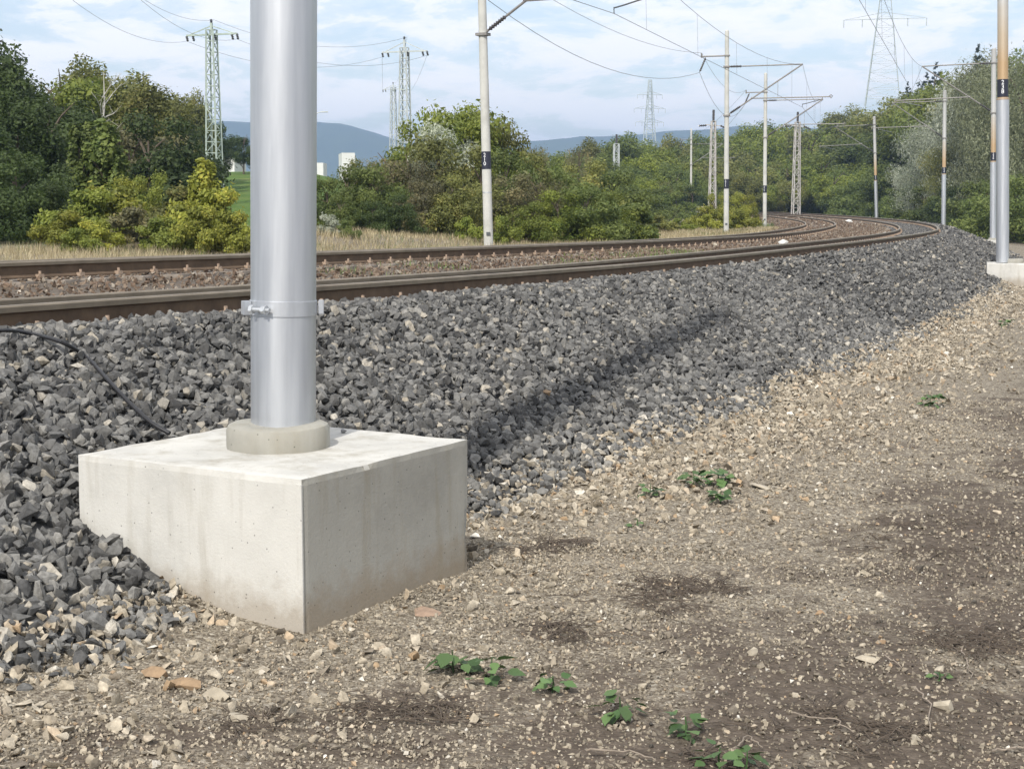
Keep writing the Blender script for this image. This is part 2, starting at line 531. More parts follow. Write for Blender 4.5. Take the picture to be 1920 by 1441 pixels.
def link(name, me, parent=None, m=None):
    o = bpy.data.objects.new(name, me)
    COL.objects.link(o)
    if parent is not None: o.parent = parent
    if m is not None and not me.materials: me.materials.append(MATS[m])
    return o


def fast_mesh(name, verts, faces, rnd=None, smooth=False, attr='rnd'):
    """faces: (n,k) int array with constant k"""
    me = bpy.data.meshes.new(name)
    verts = np.asarray(verts, np.float32).reshape(-1, 3)
    faces = np.asarray(faces, np.int32)
    k = faces.shape[1]
    me.vertices.add(len(verts)); me.vertices.foreach_set('co', verts.ravel())
    me.loops.add(faces.size); me.loops.foreach_set('vertex_index', faces.ravel())
    me.polygons.add(len(faces)); me.polygons.foreach_set('loop_start', np.arange(0, faces.size, k, dtype=np.int32))
    if rnd is not None:
        a = me.attributes.new(attr, 'FLOAT', 'POINT'); a.data.foreach_set('value', np.asarray(rnd, np.float32))
    me.update(calc_edges=True)
    if smooth: me.shade_smooth()
    else: me.shade_flat()
    return me


class MB:
    def __init__(self): self.v = []; self.f = []; self.mi = []

    def add(self, vs, fs, mi=0):
        b = len(self.v)
        self.v += [tuple(x) for x in vs]
        self.f += [tuple(i + b for i in f) for f in fs]
        self.mi += [mi] * len(fs)
        return self

    def box(self, c, sz, rot=None, mi=0):
        x, y, z = sz[0] / 2, sz[1] / 2, sz[2] / 2
        vs = [Vector(p) for p in ((-x, -y, -z), (x, -y, -z), (x, y, -z), (-x, y, -z), (-x, -y, z), (x, -y, z), (x, y, z), (-x, y, z))]
        if rot is not None: vs = [rot @ v for v in vs]
        c = Vector(c)
        return self.add([v + c for v in vs], [(0, 3, 2, 1), (4, 5, 6, 7), (0, 1, 5, 4), (1, 2, 6, 5), (2, 3, 7, 6), (3, 0, 4, 7)], mi)

    def bar(self, a, b, w, h=None, mi=0):
        a, b = Vector(a), Vector(b)
        d = b - a
        q = d.to_track_quat('Z', 'Y').to_matrix()
        return self.box((a + b) / 2, (w, h or w, d.length), q, mi)

    def tube(self, pts, rad, n=8, cap=True, mi=0):
        pts = [Vector(p) for p in pts]
        rads = rad if isinstance(rad, (list, tuple)) else [rad] * len(pts)
        rings = []
        ref = None
        for i, p in enumerate(pts):
            t = (pts[min(i + 1, len(pts) - 1)] - pts[max(i - 1, 0)])
            t = t.normalized() if t.length > 1e-9 else Vector((0, 0, 1))
            if ref is None: ref = t.orthogonal().normalized()
            x = (ref - t * ref.dot(t)); x = x.normalized() if x.length > 1e-6 else t.orthogonal().normalized()
            ref = x
            y = t.cross(x)
            rings.append([p + (x * math.cos(2 * math.pi * k / n) + y * math.sin(2 * math.pi * k / n)) * rads[i] for k in range(n)])
        vs = [v for r in rings for v in r]
        fs = []
        for i in range(len(pts) - 1):
            for k in range(n):
                k2 = (k + 1) % n
                fs.append((i * n + k, i * n + k2, (i + 1) * n + k2, (i + 1) * n + k))
        if cap:
            fs.append(tuple(range(n - 1, -1, -1)))
            fs.append(tuple((len(pts) - 1) * n + k for k in range(n)))
        return self.add(vs, fs, mi)

    def lathe(self, prof, c=(0, 0, 0), n=48, mi=0):
        """prof: list of (r,z) bottom to top"""
        vs = []
        c = Vector(c)
        for r, z in prof:
            for k in range(n):
                a = 2 * math.pi * k / n
                vs.append(c + Vector((r * math.cos(a), r * math.sin(a), z)))
        fs = []
        for i in range(len(prof) - 1):
            for k in range(n):
                k2 = (k + 1) % n
                fs.append((i * n + k, i * n + k2, (i + 1) * n + k2, (i + 1) * n + k))
        fs.append(tuple(range(n - 1, -1, -1)))
        fs.append(tuple((len(prof) - 1) * n + k for k in range(n)))
        return self.add(vs, fs, mi)

    def mesh(self, name, mats, smooth=False, bevel=0.):
        me = bpy.data.meshes.new(name)
        me.from_pydata(self.v, [], self.f)
        for m in (mats if isinstance(mats, (list, tuple)) else [mats]): me.materials.append(MATS[m])
        me.polygons.foreach_set('material_index', self.mi)
        if bevel:
            bm = bmesh.new(); bm.from_mesh(me)
            bmesh.ops.bevel(bm, geom=bm.edges[:], offset=bevel, segments=2, affect='EDGES')
            bm.to_mesh(me); bm.free()
        if smooth:
            me.shade_smooth()
            if hasattr(me, 'set_sharp_from_angle'): me.set_sharp_from_angle(angle=R_(40))
        else: me.shade_flat()
        me.update()
        return me

    def build(self, name, mats, parent=None, smooth=False, bevel=0.):
        return link(name, self.mesh(name, mats, smooth, bevel), parent)


# dark mats of dead roots on the bare earth: place and extent in the photograph, number of strands
MATS_ROOT = [(1260, 1088, 150, 34, 420, 'largest dark mat of dry roots on the open gravel'), (480, 1375, 150, 55, 360, 'dark root mat below the cream stone'), (1010, 1160, 90, 20, 170, 'thin dark root strip on the light gravel'), (1780, 960, 130, 45, 300, 'wide dry root mat towards the far path'), (1700, 1310, 180, 70, 420, 'root mat around the large pale stone'), (1850, 1150, 90, 40, 220, 'root mat beyond the orange flake'), (1060, 1000, 130, 12, 170, 'long thin root line running from the corner of the block'), (1180, 1390, 160, 35, 260, 'root mat around the dark green seedling'), (800, 1290, 120, 22, 150, 'sparse roots by the two-headed seedling'), (1560, 800, 120, 14, 150, 'dark strip of dry roots on the far gravel'), (1480, 1290, 120, 30, 180, 'root mat left of the pale long pebble')]

# ------------------------------------------------------------------ ground sheet
def axis(lo, hi, a, n):
    b0, b1 = math.asinh(lo / a), math.asinh(hi / a)
    return a * np.sinh(np.linspace(b0, b1, n))


gx = axis(-3500, 3500, 6., 350)
gy = axis(-600, 4200, 6., 350) 
GX, GY = np.meshgrid(gx, gy)
GZ = terrain(GX, GY)
gs, gu = inv(GX, GY)
soil = .04 + .27 * sstep(gu, 3.6, 5.2) + .25 * sstep(gu, 6.0, 9.0) * 0
soil = soil + .10 * sstep(-gs, .5, 4) + .16 * (vnoise(GX / .7, GY / .8, 9) - .5)
for cx, cy, rx, ry, n_, lab_ in MATS_ROOT:
    q0 = at(cx, cy, z=-.02); q1 = at(cx + rx, cy, z=-.02); q2 = at(cx, cy - ry, z=-.02)
    soil = soil + .22 * np.exp(-((GX - q0.x) / (q1.x - q0.x)) ** 2 - ((GY - q0.y) / max(.12, q2.y - q0.y)) ** 2)
grass = np.maximum(sstep(-gu, 14, 20), sstep(GY, 45, 80) * sstep(gu, 6, 10))
nx = len(gx)
idx = np.arange(len(gx) * len(gy)).reshape(len(gy), len(gx))
gf = np.stack([idx[:-1, :-1], idx[:-1, 1:], idx[1:, 1:], idx[1:, :-1]], -1).reshape(-1, 4)
gme = fast_mesh('ground', np.stack([GX, GY, GZ], -1).reshape(-1, 3), gf, soil.ravel(), True, 'soil')
ga = gme.attributes.new('grass', 'FLOAT', 'POINT'); ga.data.foreach_set('value', grass.ravel().astype(np.float32))
ground = link('ground', gme, None, 'ground')
tag(ground, 'bare gravelly earth beside the embankment, turning to meadow behind', 'ground', kind='structure')

# ------------------------------------------------------------------ far hills
hx = np.linspace(-1700, 1700, 171)
hy = np.linspace(2300, 3300, 26)
HX, HY = np.meshgrid(hx, hy)
pxs = [-2500, -1200, -200, 300, 430, 560, 640, 700, 760, 850, 960, 1040, 1140, 1230, 1300, 1400, 1700, 2400, 4000]
pys = [240, 215, 235, 236, 231, 230, 232, 250, 268, 274, 268, 262, 259, 252, 246, 240, 250, 240, 240]
HPX = 960 + FPX * HX / 2750
ridge = CAMZ + (383 - np.interp(HPX, pxs, pys)) / FPX * 2750
prof = np.exp(-((HY - 2750) / 230.) ** 2)
HZ = -2 + (ridge + 2) * prof + prof * (5 * (vnoise(HX / 45, HY / 60, 5) - .5) + 3 * (vnoise(HX / 18, HY / 25, 6) - .5))
hi = np.arange(HX.size).reshape(HX.shape)
hf = np.stack([hi[:-1, :-1], hi[:-1, 1:], hi[1:, 1:], hi[1:, :-1]], -1).reshape(-1, 4)
hills = link('hills', fast_mesh('hills', np.stack([HX, HY, HZ], -1).reshape(-1, 3), hf, None, True), None, 'far_forest')
tag(hills, 'long forested hills blue with distance', 'hills', kind='structure')

# ------------------------------------------------------------------ ballast beds
def ribbon(name, s0, s1, ds, us, zf, m):
    ss = np.arange(s0, s1 + ds, ds)
    SS, UU = np.meshgrid(ss, np.asarray(us, float), indexing='ij')
    X, Y = path(SS, UU)
    Z = zf(SS, UU)
    i = np.arange(SS.size).reshape(SS.shape)
    f = np.stack([i[:-1, :-1], i[1:, :-1], i[1:, 1:], i[:-1, 1:]], -1).reshape(-1, 4)
    return link(name, fast_mesh(name, np.stack([X, Y, Z], -1).reshape(-1, 3), f[:, ::-1], None, True), None, m)


ballast = ribbon('ballast_shoulder', -28, 170, .5, [-1.95, -1.2, -.4, .2, .42, .7, 1.2, 1.7, 2.2, 2.85, 3.05], lambda s, u: bed_z(s, u) - .02, 'ballast_base')
tag(ballast, 'dark grey crushed stone shoulder sloping down from the outer track', 'ballast', kind='structure')
ballast2 = ribbon('ballast_bed', -28, 190, .5, [-8.2, -7.4, -6.9, -6.3, -5.2, -4.4, -3.4, -2.6, -1.96], lambda s, u: bed_z(s, u) - .02, 'ballast_base_brown')
tag(ballast2, 'rust-brown stone bed between and under the inner track', 'ballast', kind='structure')


def hull_variants(n, npts, seed, flat=.75):
    out = []
    rr = random.Random(seed)
    for k in range(n):
        bm = bmesh.new()
        ax = (rr.uniform(.8, 1.25), rr.uniform(.6, .95), rr.uniform(.45, .8) * flat / .75)
        for i in range(npts):
            v = Vector((rr.gauss(0, 1), rr.gauss(0, 1), rr.gauss(0, 1))).normalized() * rr.uniform(.8, 1.1)
            bm.verts.new((v.x * ax[0], v.y * ax[1], v.z * ax[2]))
        r = bmesh.ops.convex_hull(bm, input=bm.verts[:])
        for v in [v for v in bm.verts if not v.link_faces]: bm.verts.remove(v)
        bmesh.ops.triangulate(bm, faces=bm.faces[:])
        bm.verts.index_update()
        out.append((np.array([v.co[:] for v in bm.verts]), np.array([[v.index for v in f.verts] for f in bm.faces])))
        bm.free()
    return out


HI = hull_variants(14, 12, 3)
MID = hull_variants(10, 8, 4)
LO = hull_variants(8, 6, 5)


def octa_variants(n, seed):
    g = np.random.default_rng(seed)
    base = np.array([(1, 0, 0), (-1, 0, 0), (0, 1, 0), (0, -1, 0), (0, 0, 1), (0, 0, -1)], float)
    F = np.array([(0, 2, 4), (2, 1, 4), (1, 3, 4), (3, 0, 4), (2, 0, 5), (1, 2, 5), (3, 1, 5), (0, 3, 5)])
    return [((base + g.normal(0, .16, (6, 3))) * np.array([g.uniform(.9, 1.4), g.uniform(.8, 1.1), g.uniform(.65, .95)]) * .9, F) for _ in range(n)]


LOR = octa_variants(12, 8)


def rand_rot(n, tilt=1.0):
    q = RNG.normal(size=(n, 4)); q[:, 1:3] *= tilt
    q /= np.linalg.norm(q, axis=1)[:, None]
    w_, x, y, z = q.T
    return np.stack([1 - 2 * (y * y + z * z), 2 * (x * y - z * w_), 2 * (x * z + y * w_), 2 * (x * y + z * w_), 1 - 2 * (x * x + z * z), 2 * (y * z - x * w_), 2 * (x * z - y * w_), 2 * (y * z + x * w_), 1 - 2 * (x * x + y * y)], -1).reshape(n, 3, 3)


def scatter(variants, P, size, rnd, tilt=1.0):
    n = len(P)
    rot = rand_rot(n, tilt)
    pick = RNG.integers(0, len(variants), n)
    V, F, A = [], [], []
    base = 0
    for k, (v, f) in enumerate(variants):
        m = np.where(pick == k)[0]
        if not len(m): continue
        vv = np.einsum('nij,vj->nvi', rot[m], v) * size[m][:, None, None] + P[m][:, None, :]
        ff = f[None] + (np.arange(len(m)) * len(v))[:, None, None] + base
        V.append(vv.reshape(-1, 3)); F.append(ff.reshape(-1, 3)); A.append(np.repeat(rnd[m], len(v)))
        base += len(m) * len(v)
    return np.concatenate(V), np.concatenate(F), np.concatenate(A)


# foundation of the near mast (needed to keep stones out of it)
FC = Vector((-0.972, 6.40, 0)); FROT = R_(-30.6); FHALF = .572; FTOP = .55


def in_block(X, Y, m=0.0):
    c, sn = math.cos(-FROT), math.sin(-FROT)
    lx = (X - FC.x) * c - (Y - FC.y) * sn
    ly = (X - FC.x) * sn + (Y - FC.y) * c
    return (np.abs(lx) < FHALF + m) & (np.abs(ly) < FHALF + m)


def field(s0, s1, u0, u1, n):
    s = RNG.uniform(s0, s1, n); u = RNG.uniform(u0, u1, n)
    X, Y = path(s, u)
    return s, u, X, Y


def near_rail(u):
    out = np.zeros(u.shape, bool)
    for a in (U1A, U1B, U2A, U2B): out |= np.abs(u - a) < .088
    return out


def grey_rnd(n, s, u):
    r = np.clip(RNG.beta(2.2, 2.6, n), 0, .9)
    hot = RNG.random(n) < .05
    r[hot] = RNG.uniform(.86, 1, hot.sum())
    toe = sstep(u, 2.2, 3.0)
    r = np.clip(r + toe * RNG.uniform(0, .38, n), 0, 1)
    return r


singles = []
GV, GF, GA = [], [], []
gb = 0


def push(store, v, f, a):
    V, F, A = store
    b = sum(len(x) for x in V)
    V.append(v); F.append(f + b); A.append(a)


def ballast_zone(s0, s1, n, size, variants, store, u0=.10, u1=3.25):
    s, u, X, Y = field(s0, s1, u0, u1, n)
    edge = 2.82 + .12 * (s < 1) + .35 * (vnoise(X * 1.7, Y * 1.7, 21) - .5) * 2
    keep = ((u < edge) | (RNG.random(n) < .28 * np.exp(-(u - edge) / .18))) & ~in_block(X, Y, .03) & ~near_rail(u)
    s, u, X, Y = s[keep], u[keep], X[keep], Y[keep]
    n = len(s)
    sz = size * np.clip(np.exp(RNG.normal(0, .32, n)), .45, 1.55) * np.where(u > 2.6, .85, 1)
    Z = bed_z(s, u) + RNG.uniform(-.5, .75, n) * sz + .035 * (vnoise(X * 2.2, Y * 2.2, 31) - .4)
    Z = np.minimum(Z, zr1(s) - .085 + 10 * (u > .3))
    return s, u, np.stack([X, Y, Z], -1), sz, grey_rnd(n, s, u)


store = (GV, GF, GA)
s, u, P, sz, rn = ballast_zone(-6, 13, 50000, .031, HI, store)
# the stones that show largest become single objects
dist = np.hypot(P[:, 0], P[:, 1])
show = (P[:, 0] > P[:, 1] * -.345) & (P[:, 2] > bed_z(s, u) + .008) & (sz > .028)
order = np.argsort(np.where(show, dist / sz * .03, 1e9))[:300]
single_mask = np.zeros(len(s), bool); single_mask[order] = True
push(store, *scatter(HI, P[~single_mask], sz[~single_mask], rn[~single_mask]))
smesh = []
for k, (v, f) in enumerate(HI):
    me = fast_mesh('stone', v, f); me.materials.append(MATS['ballast_grey_single']); smesh.append(me)
for i in np.where(single_mask)[0]:
    o = link('stone', smesh[random.randrange(len(smesh))], ballast)
    o.location = P[i]
    o.scale = (float(sz[i]),) * 3
    o.rotation_euler = (random.uniform(0, 6.3), random.uniform(0, 6.3), random.uniform(0, 6.3))
s, u, P, sz, rn = ballast_zone(13, 45, 27000, .038, MID, store)
push(store, *scatter(MID, P, sz, rn))
s, u, P, sz, rn = ballast_zone(45, 125, 18000, .062, LO, store)
push(store, *scatter(LO, P, sz, rn))
# inner part of the outer track: mostly hidden by the rails
s, u, X, Y = field(-4, 90, -1.9, -.1, 9000)
k = ~near_rail(u)
s, u, X, Y = s[k], u[k], X[k], Y[k]
P = np.stack([X, Y, bed_z(s, u) + RNG.uniform(-.02, .012, len(s))], -1)
push(store, *scatter(LO, P, .035 * np.exp(RNG.normal(0, .25, len(s))), np.clip(RNG.beta(2, 2.5, len(s)), 0, 1)))
bs = link('crushed_stone', fast_mesh('crushed_stone', np.concatenate(GV), np.concatenate(GF), np.concatenate(GA)), ballast, 'ballast_grey')
bs['kind'] = 'stuff'

store2 = ([], [], [])
for s0, s1, n, size, var in ((-2, 28, 22000, .027, MID), (28, 75, 14000, .038, LO), (75, 140, 7000, .06, LO)):
    s, u, X, Y = field(s0, s1, -7.6, -1.85, n)
    k = ~near_rail(u)
    s, u, X, Y = s[k], u[k], X[k], Y[k]
    sz = size * np.exp(RNG.normal(0, .3, len(s)))
    P = np.stack([X, Y, bed_z(s, u) + RNG.uniform(-.4, .5, len(s)) * sz], -1)
    rn = np.clip(RNG.beta(2.1, 2.4, len(s)) + .18 * sstep(u, -3.0, -1.9), 0, 1)
    push(store2, *scatter(var, P, sz, rn))
bs2 = link('crushed_stone', fast_mesh('crushed_stone', *[np.concatenate(x) for x in store2]), ballast2, 'ballast_brown')
bs2['kind'] = 'stuff'

# ------------------------------------------------------------------ pebbles on the open ground
def soil_at(X, Y, u):
    return sstep(u, 3.6, 6.2)


store3 = ([], [], [])
for (x0, x1, y0, y1, n, med) in ((-2.4, 2.5, 3.9, 7.2, 64000, .0050), (-.8, 5.2, 7.0, 13.5, 46000, .0070), (1.5, 11, 13, 30, 14000, .011)):
    X = RNG.uniform(x0, x1, n); Y = RNG.uniform(y0, y1, n)
    s, u = inv(X, Y)
    dens = 1 - .5 * sstep(u, 3.4, 5.2) * sstep(vnoise(X * 1.3, Y * 1.3, 41) + .35 * vnoise(X * 5, Y * 5, 42), .42, .75)
    k = (u > 2.65) & ~in_block(X, Y, .005) & (np.abs(X) < Y * .36) & (RNG.random(n) < dens)
    X, Y, s, u = X[k], Y[k], s[k], u[k]
    sz = med * np.clip(np.exp(RNG.normal(0, .45, len(X))), .4, 2.3)
    big = RNG.random(len(X)) < .010
    sz[big] *= RNG.uniform(1.5, 2.2, big.sum())
    Z = terrain(X, Y) + sz * .35
    rn = np.clip(RNG.beta(2.3, 2.1, len(X)) - .26 * sstep(u, 3.9, 5.6) * (.4 + .8 * vnoise(X * .9, Y * .9, 51)), 0, 1)
    hot = RNG.random(len(X)) < .07
    rn[hot] = RNG.uniform(.86, 1, hot.sum())
    push(store3, *scatter(LOR, np.stack([X, Y, Z], -1), sz, rn, .7))
# mixed grey and tan stones lying past the toe of the shoulder
for (s0, s1, n, med, var) in ((-5, 6, 13000, .0215, MID), (6, 36, 25000, .029, LO)):
    s, u, X, Y = field(s0, s1, 2.6, 4.3, n)
    k = (RNG.random(n) < np.exp(-np.clip(u - 2.85 - .25 * ((s > .5) & (s < 12)) - .7 * (vnoise(X * .8, Y * .8, 61) - .35), 0, 9) / np.where(s > 1, .36, np.where(s < -1.6, .42, .26)))) & ~in_block(X, Y, .02)
    s, u, X, Y = s[k], u[k], X[k], Y[k]
    sz = med * np.clip(np.exp(RNG.normal(0, .35, len(X))), .4, 1.7)
    Z = np.maximum(terrain(X, Y), bed_z(s, u)) + sz * .35
    push(store3, *scatter(var, np.stack([X, Y, Z], -1), sz, np.clip(RNG.beta(3.0, 1.5, len(X)), .15, 1), .6))
pb = link('gravel', fast_mesh('gravel', *[np.concatenate(x) for x in store3], True), ground, 'pebbles')
pb.data.set_sharp_from_angle(angle=R_(62))
pb['kind'] = 'stuff'
# larger loose stones, one by one
peb_me = []
for v, f in HI[:8]:
    me = fast_mesh('stone', v, f); me.materials.append(MATS['pebbles_single']); peb_me.append(me)
X = RNG.uniform(-1.9, 3.2, 900); Y = RNG.uniform(4.1, 10.5, 900)
s, u = inv(X, Y)
k = np.where((u > 2.95) & ~in_block(X, Y, .05) & (np.abs(X) < Y * .335))[0][:160]
for i in k:
    o = link('stone', random.choice(peb_me), ground)
    r = .0125 * math.exp(random.gauss(0, .3)) * (1 + .05 * Y[i])
    o.location = (X[i], Y[i], float(terrain(X[i], Y[i])) + r * .2)
    o.scale = (r, r, r * .75)
    o.rotation_euler = (random.uniform(-.4, .4), random.uniform(-.4, .4), random.uniform(0, 6.3))

# ------------------------------------------------------------------ railway tracks
RAILP = [(-.070, -.160), (.070, -.160), (.070, -.150), (.013, -.128), (.010, -.050), (.034, -.040), (.036, -.010), (.028, 0.), (-.028, 0.), (-.036, -.010), (-.034, -.040), (-.010, -.050), (-.013, -.128), (-.070, -.150)]


def rail(parent, u, zf, s0, s1):
    ss = np.concatenate([np.arange(s0, 60, .8), np.arange(60, s1, 1.6)])
    n = len(RAILP)
    V = []
    z = zf(ss)
    for du, dz in RAILP:
        X, Y = path(ss, u + du)
        V.append(np.stack([X, Y, z + dz], -1))
    V = np.stack(V, 1).reshape(-1, 3)
    F = []; MI = []
    for k in range(n):
        k2 = (k + 1) % n
        i = np.arange(len(ss) - 1)[:, None] * n
        F.append(np.concatenate([i + k, i + k2, i + n + k2, i + n + k], 1))
        MI.append(np.full(len(ss) - 1, 1 if 5 <= k <= 9 else 0))
    me = fast_mesh('rail', V, np.concatenate(F)[:, ::-1])
    me.materials.append(MATS['rail_side']); me.materials.append(MATS['rail_head'])
    me.polygons.foreach_set('material_index', np.concatenate(MI).astype(np.int32))
    return link('rail', me, parent)


def track(label, zf, ua, ub, cant, s0, s1, sl0, nsl, grp):
    root = empty('railway_track', (0, 0, 0))
    tag(root, label, 'railway track', grp)
    rail(root, ua, zf, s0, s1)
    rail(root, ub, lambda s: zf(s) - cant, s0, s1)
    me = MB().box((0, 0, 0), (2.5, .24, .18)).mesh('sleeper', 'sleeper', bevel=.012)
    um = (ua + ub) / 2
    cl = MB()
    for k in range(nsl):
        s = sl0 + k * .6
        X, Y = path(s, um)
        z = float(zf(s)) - cant / 2 - .185 - .09
        o = link('sleeper', me, root)
        o.location = (float(X), float(Y), z)
        th = TH0 - s / RAD
        o.rotation_euler = (0, -math.atan(cant / 1.5), -th)
        for uu, cz in ((ua, 0), (ub, cant)):
            for sd in (-1, 1):
                x, y = path(s, uu + sd * .083)
                c = (float(x), float(y), float(zf(s)) - cz - .142)
                cl.box(c, (.05, .07, .035), Matrix.Rotation(-th, 3, 'Z'))
                cl.tube([(c[0], c[1], c[2] + .02), (c[0], c[1], c[2] + .048)], .014, 6)
    c = cl.build('rail_clips', 'rust_clip', root)
    c['kind'] = 'stuff'
    return root


track('outer railway track with rusty rails on the grey ballast shoulder', zr1, U1A, U1B, CANT1, -28, 170, -2.2, 240, 'tracks curving away')
track('inner railway track on the rust-brown stone bed', zr2, U2A, U2B, CANT2, -28, 190, 1.5, 240, 'tracks curving away')

# ------------------------------------------------------------------ foundations and masts
def foundation(loc, rz, half, zb, zt, label, ring_r=.213, ring_h=.10, grp=None, big=False):
    root = empty('mast_foundation', loc, rz)
    tag(root, label, 'foundation', grp)
    m = MB()
    h = half
    m.box((0, 0, (zb + zt) / 2), (2 * h, 2 * h, zt - zb))
    bo_ = m.build('block', ['concrete', 'concrete_shaded_stained'], root)
    bm = bmesh.new(); bm.from_mesh(bo_.data)
    bmesh.ops.subdivide_edges(bm, edges=bm.edges[:], cuts=34, use_grid_fill=True)
    for v in bm.verts:
        e = [abs(abs(v.co.x) - h) < 1e-4, abs(abs(v.co.y) - h) < 1e-4, abs(v.co.z - zt) < 1e-4]
        f_ = lambda k_: float(vnoise(v.co.x * 9 + v.co.y * 7 + k_, v.co.z * 9 + v.co.y * 5, 90))
        chip = .0025 + .007 * max(0, f_(3) - .35) ** 1.5 * 2 + .014 * (max(0, f_(40) - .80) * 5) ** 2
        if sum(e) >= 2:
            if e[0]: v.co.x -= math.copysign(chip, v.co.x)
            if e[1]: v.co.y -= math.copysign(chip, v.co.y)
            if e[2]: v.co.z -= chip * .8
        elif e[0]: v.co.x += .003 * (f_(7) - .5)
        elif e[1]: v.co.y += .003 * (f_(7) - .5)
        elif e[2]: v.co.z += .005 * (f_(11) - .5)
    bm.normal_update(); bm.to_mesh(bo_.data); bm.free()
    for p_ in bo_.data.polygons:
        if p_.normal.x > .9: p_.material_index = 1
    # lathe with a rounded, slightly uneven top edge
    r = MB()
    r.lathe([(ring_r * .99, zt - .01), (ring_r, zt + .015), (ring_r, zt + ring_h - .028), (ring_r - .008, zt + ring_h - .010), (ring_r - .03, zt + ring_h), (.14, zt + ring_h - .004), (.10, zt + ring_h - .006)], n=56)
    r.v = [(x * (1 + .012 * math.sin(3 * math.atan2(y, x) + 1)), y * (1 + .01 * math.sin(5 * math.atan2(y, x))), z + .004 * math.sin(2 * math.atan2(y, x) + .5) * (z > zt + .05)) for x, y, z in r.v]
    r.build('collar', 'concrete_ring', root, smooth=True)
    return root


found = foundation((FC.x, FC.y, 0), FROT, FHALF, -.35, FTOP, 'big pale concrete block with round collar under the near silver mast', grp=None)
# narrow cast corner strip on the near vertical edge of the block
MB().box((FHALF - .012 , -FHALF - .0005, .10), (.026, .007, .86)).build('corner_strip', 'concrete', found)


def insul(mb, a, b, r=.042, sheds=7):
    a, b = Vector(a), Vector(b)
    pts, rads = [a], [r * .35]
    for k in range(sheds):
        for f, rr in ((.1, .55), (.45, 1.), (.55, 1.), (.9, .55)):
            pts.append(a.lerp(b, .06 + .88 * (k + f) / sheds)); rads.append(r * rr)
    pts.append(b); rads.append(r * .35)
    mb.tube(pts, rads, 8)


def band_number(parent, text, r, z0, size, ang, parent_name='number'):
    """digits one above the other wrapped onto the band"""
    cu = bpy.data.curves.new('number', 'FONT')
    cu.body = '\n'.join(text); cu.size = size; cu.align_x = 'CENTER'; cu.space_line = .78
    t = bpy.data.objects.new('number', cu); COL.objects.link(t)
    bpy.context.view_layer.update()
    me = bpy.data.meshes.new_from_object(t.evaluated_get(bpy.context.evaluated_depsgraph_get()))
    bpy.data.objects.remove(t, do_unlink=True)
    for v in me.vertices:
        a = ang + v.co.x / r
        y = v.co.y
        v.co = (r * math.cos(a), r * math.sin(a), z0 + y)
    me.materials.clear(); me.materials.append(MATS['paint_white'])
    return link('number', me, parent)


def cantilever(root, sgn=1, z_low=4.9, z_top=6.9, tip=3.1):
    c = MB()
    c.tube([(.62, 0, z_top), (tip, 0, z_top)], .026)
    dz = (z_top - z_low) / tip
    c.tube([(.58, 0, z_low + dz * .58), (tip, 0, z_top)], .03)
    c.tube([(0.0, 0, z_top), (.14, 0, z_top)], .03)
    c.tube([(0.0, 0, z_low), (.14, 0, z_low + dz * .14)], .03)
    c.box((0, 0, z_top), (.27, .27, .06)); c.box((0, 0, z_low), (.27, .27, .06))
    o = c.build('cantilever', 'arm_steel', root, smooth=True)
    i = MB(); insul(i, (.14, 0, z_top), (.62, 0, z_top), .055); i.build('insulator', 'insulator', o, True)
    i = MB(); insul(i, (.14, 0, z_low + dz * .14), (.58, 0, z_low + dz * .58), .055); i.build('insulator', 'insulator', o, True)
    r = MB()
    zr = z_low + dz * 1.05
    r.tube([(1.05, 0, zr), (4.25, 0, zr - .02)], .024)
    r.tube([(4.25, 0, zr + .06), (4.32, 0, zr), (4.25, 0, zr - .08), (4.18, 0, zr), (4.25, 0, zr + .06)], .02, 6)
    r.tube([(3.9, 0, zr), (3.9, 0, zr - .14)], .018, 6)
    r.tube([(1.05, 0, zr), (1.0, 0, zr + .02)], .04)
    r.tube([(2.1, 0, zr), (2.1, 0, z_low + dz * 2.1)], .008, 5)
    r.build('registration_tube', 'arm_steel', o, True)
    s = MB()
    s.tube([(3.85, 0, zr - .13), (3.3, 0, zr - .26), (3.1, 0, zr - .30)], .016, 6)
    s.tube([(3.1, 0, zr - .28), (3.1, 0, zr - .42)], .012, 5)
    s.build('steady_arm', 'wire', o, True)
    return Vector((tip, 0, z_top)), Vector((3.1, 0, zr - .42))


def n_ang(s): return -(TH0 - s / RAD)


def lean_matrix(loc, rz, lean_x):
    """lean_x: tilt (rad) of the top toward world +x"""
    return Matrix.Translation(loc) @ Matrix.Rotation(lean_x, 4, 'Y') @ Matrix.Rotation(rz, 4, 'Z')


def cam_ang(loc, rz): return math.atan2(-loc[1], -loc[0]) - rz


def silver_mast(loc, s, label, num, lean=0., grp='tubular masts along the outer track', detail=True):
    rz = math.pi + n_ang(s)
    root = empty('catenary_mast', loc)
    root.matrix_world = lean_matrix(loc, rz, lean)
    tag(root, label, 'mast', grp)
    MB().lathe([(.135, -.05), (.135, 3.45)], n=48).build('lower_tube', 'mast_silver', root, True)
    MB().lathe([(.137, 3.42), (.137, 3.44), (.112, 3.47), (.112, 8.4), (.05, 8.44)], n=40).build('upper_tube', 'mast_upper', root, True)
    b = MB().lathe([(.1145, 3.475), (.1145, 3.85)], n=48).build('number_band', 'band_black', root, True)
    band_number(b, num, .122, 3.745, .125, cam_ang(loc, rz) + .0)
    return root


m1 = silver_mast(Vector((-.958, 6.45, FTOP + .07)), -1.1, 'thick silver tube mast standing in the collar of the big concrete block', '240', 0.018, None)
m1['group'] = 'tubular masts along the outer track'
bpy.context.view_layer.update()
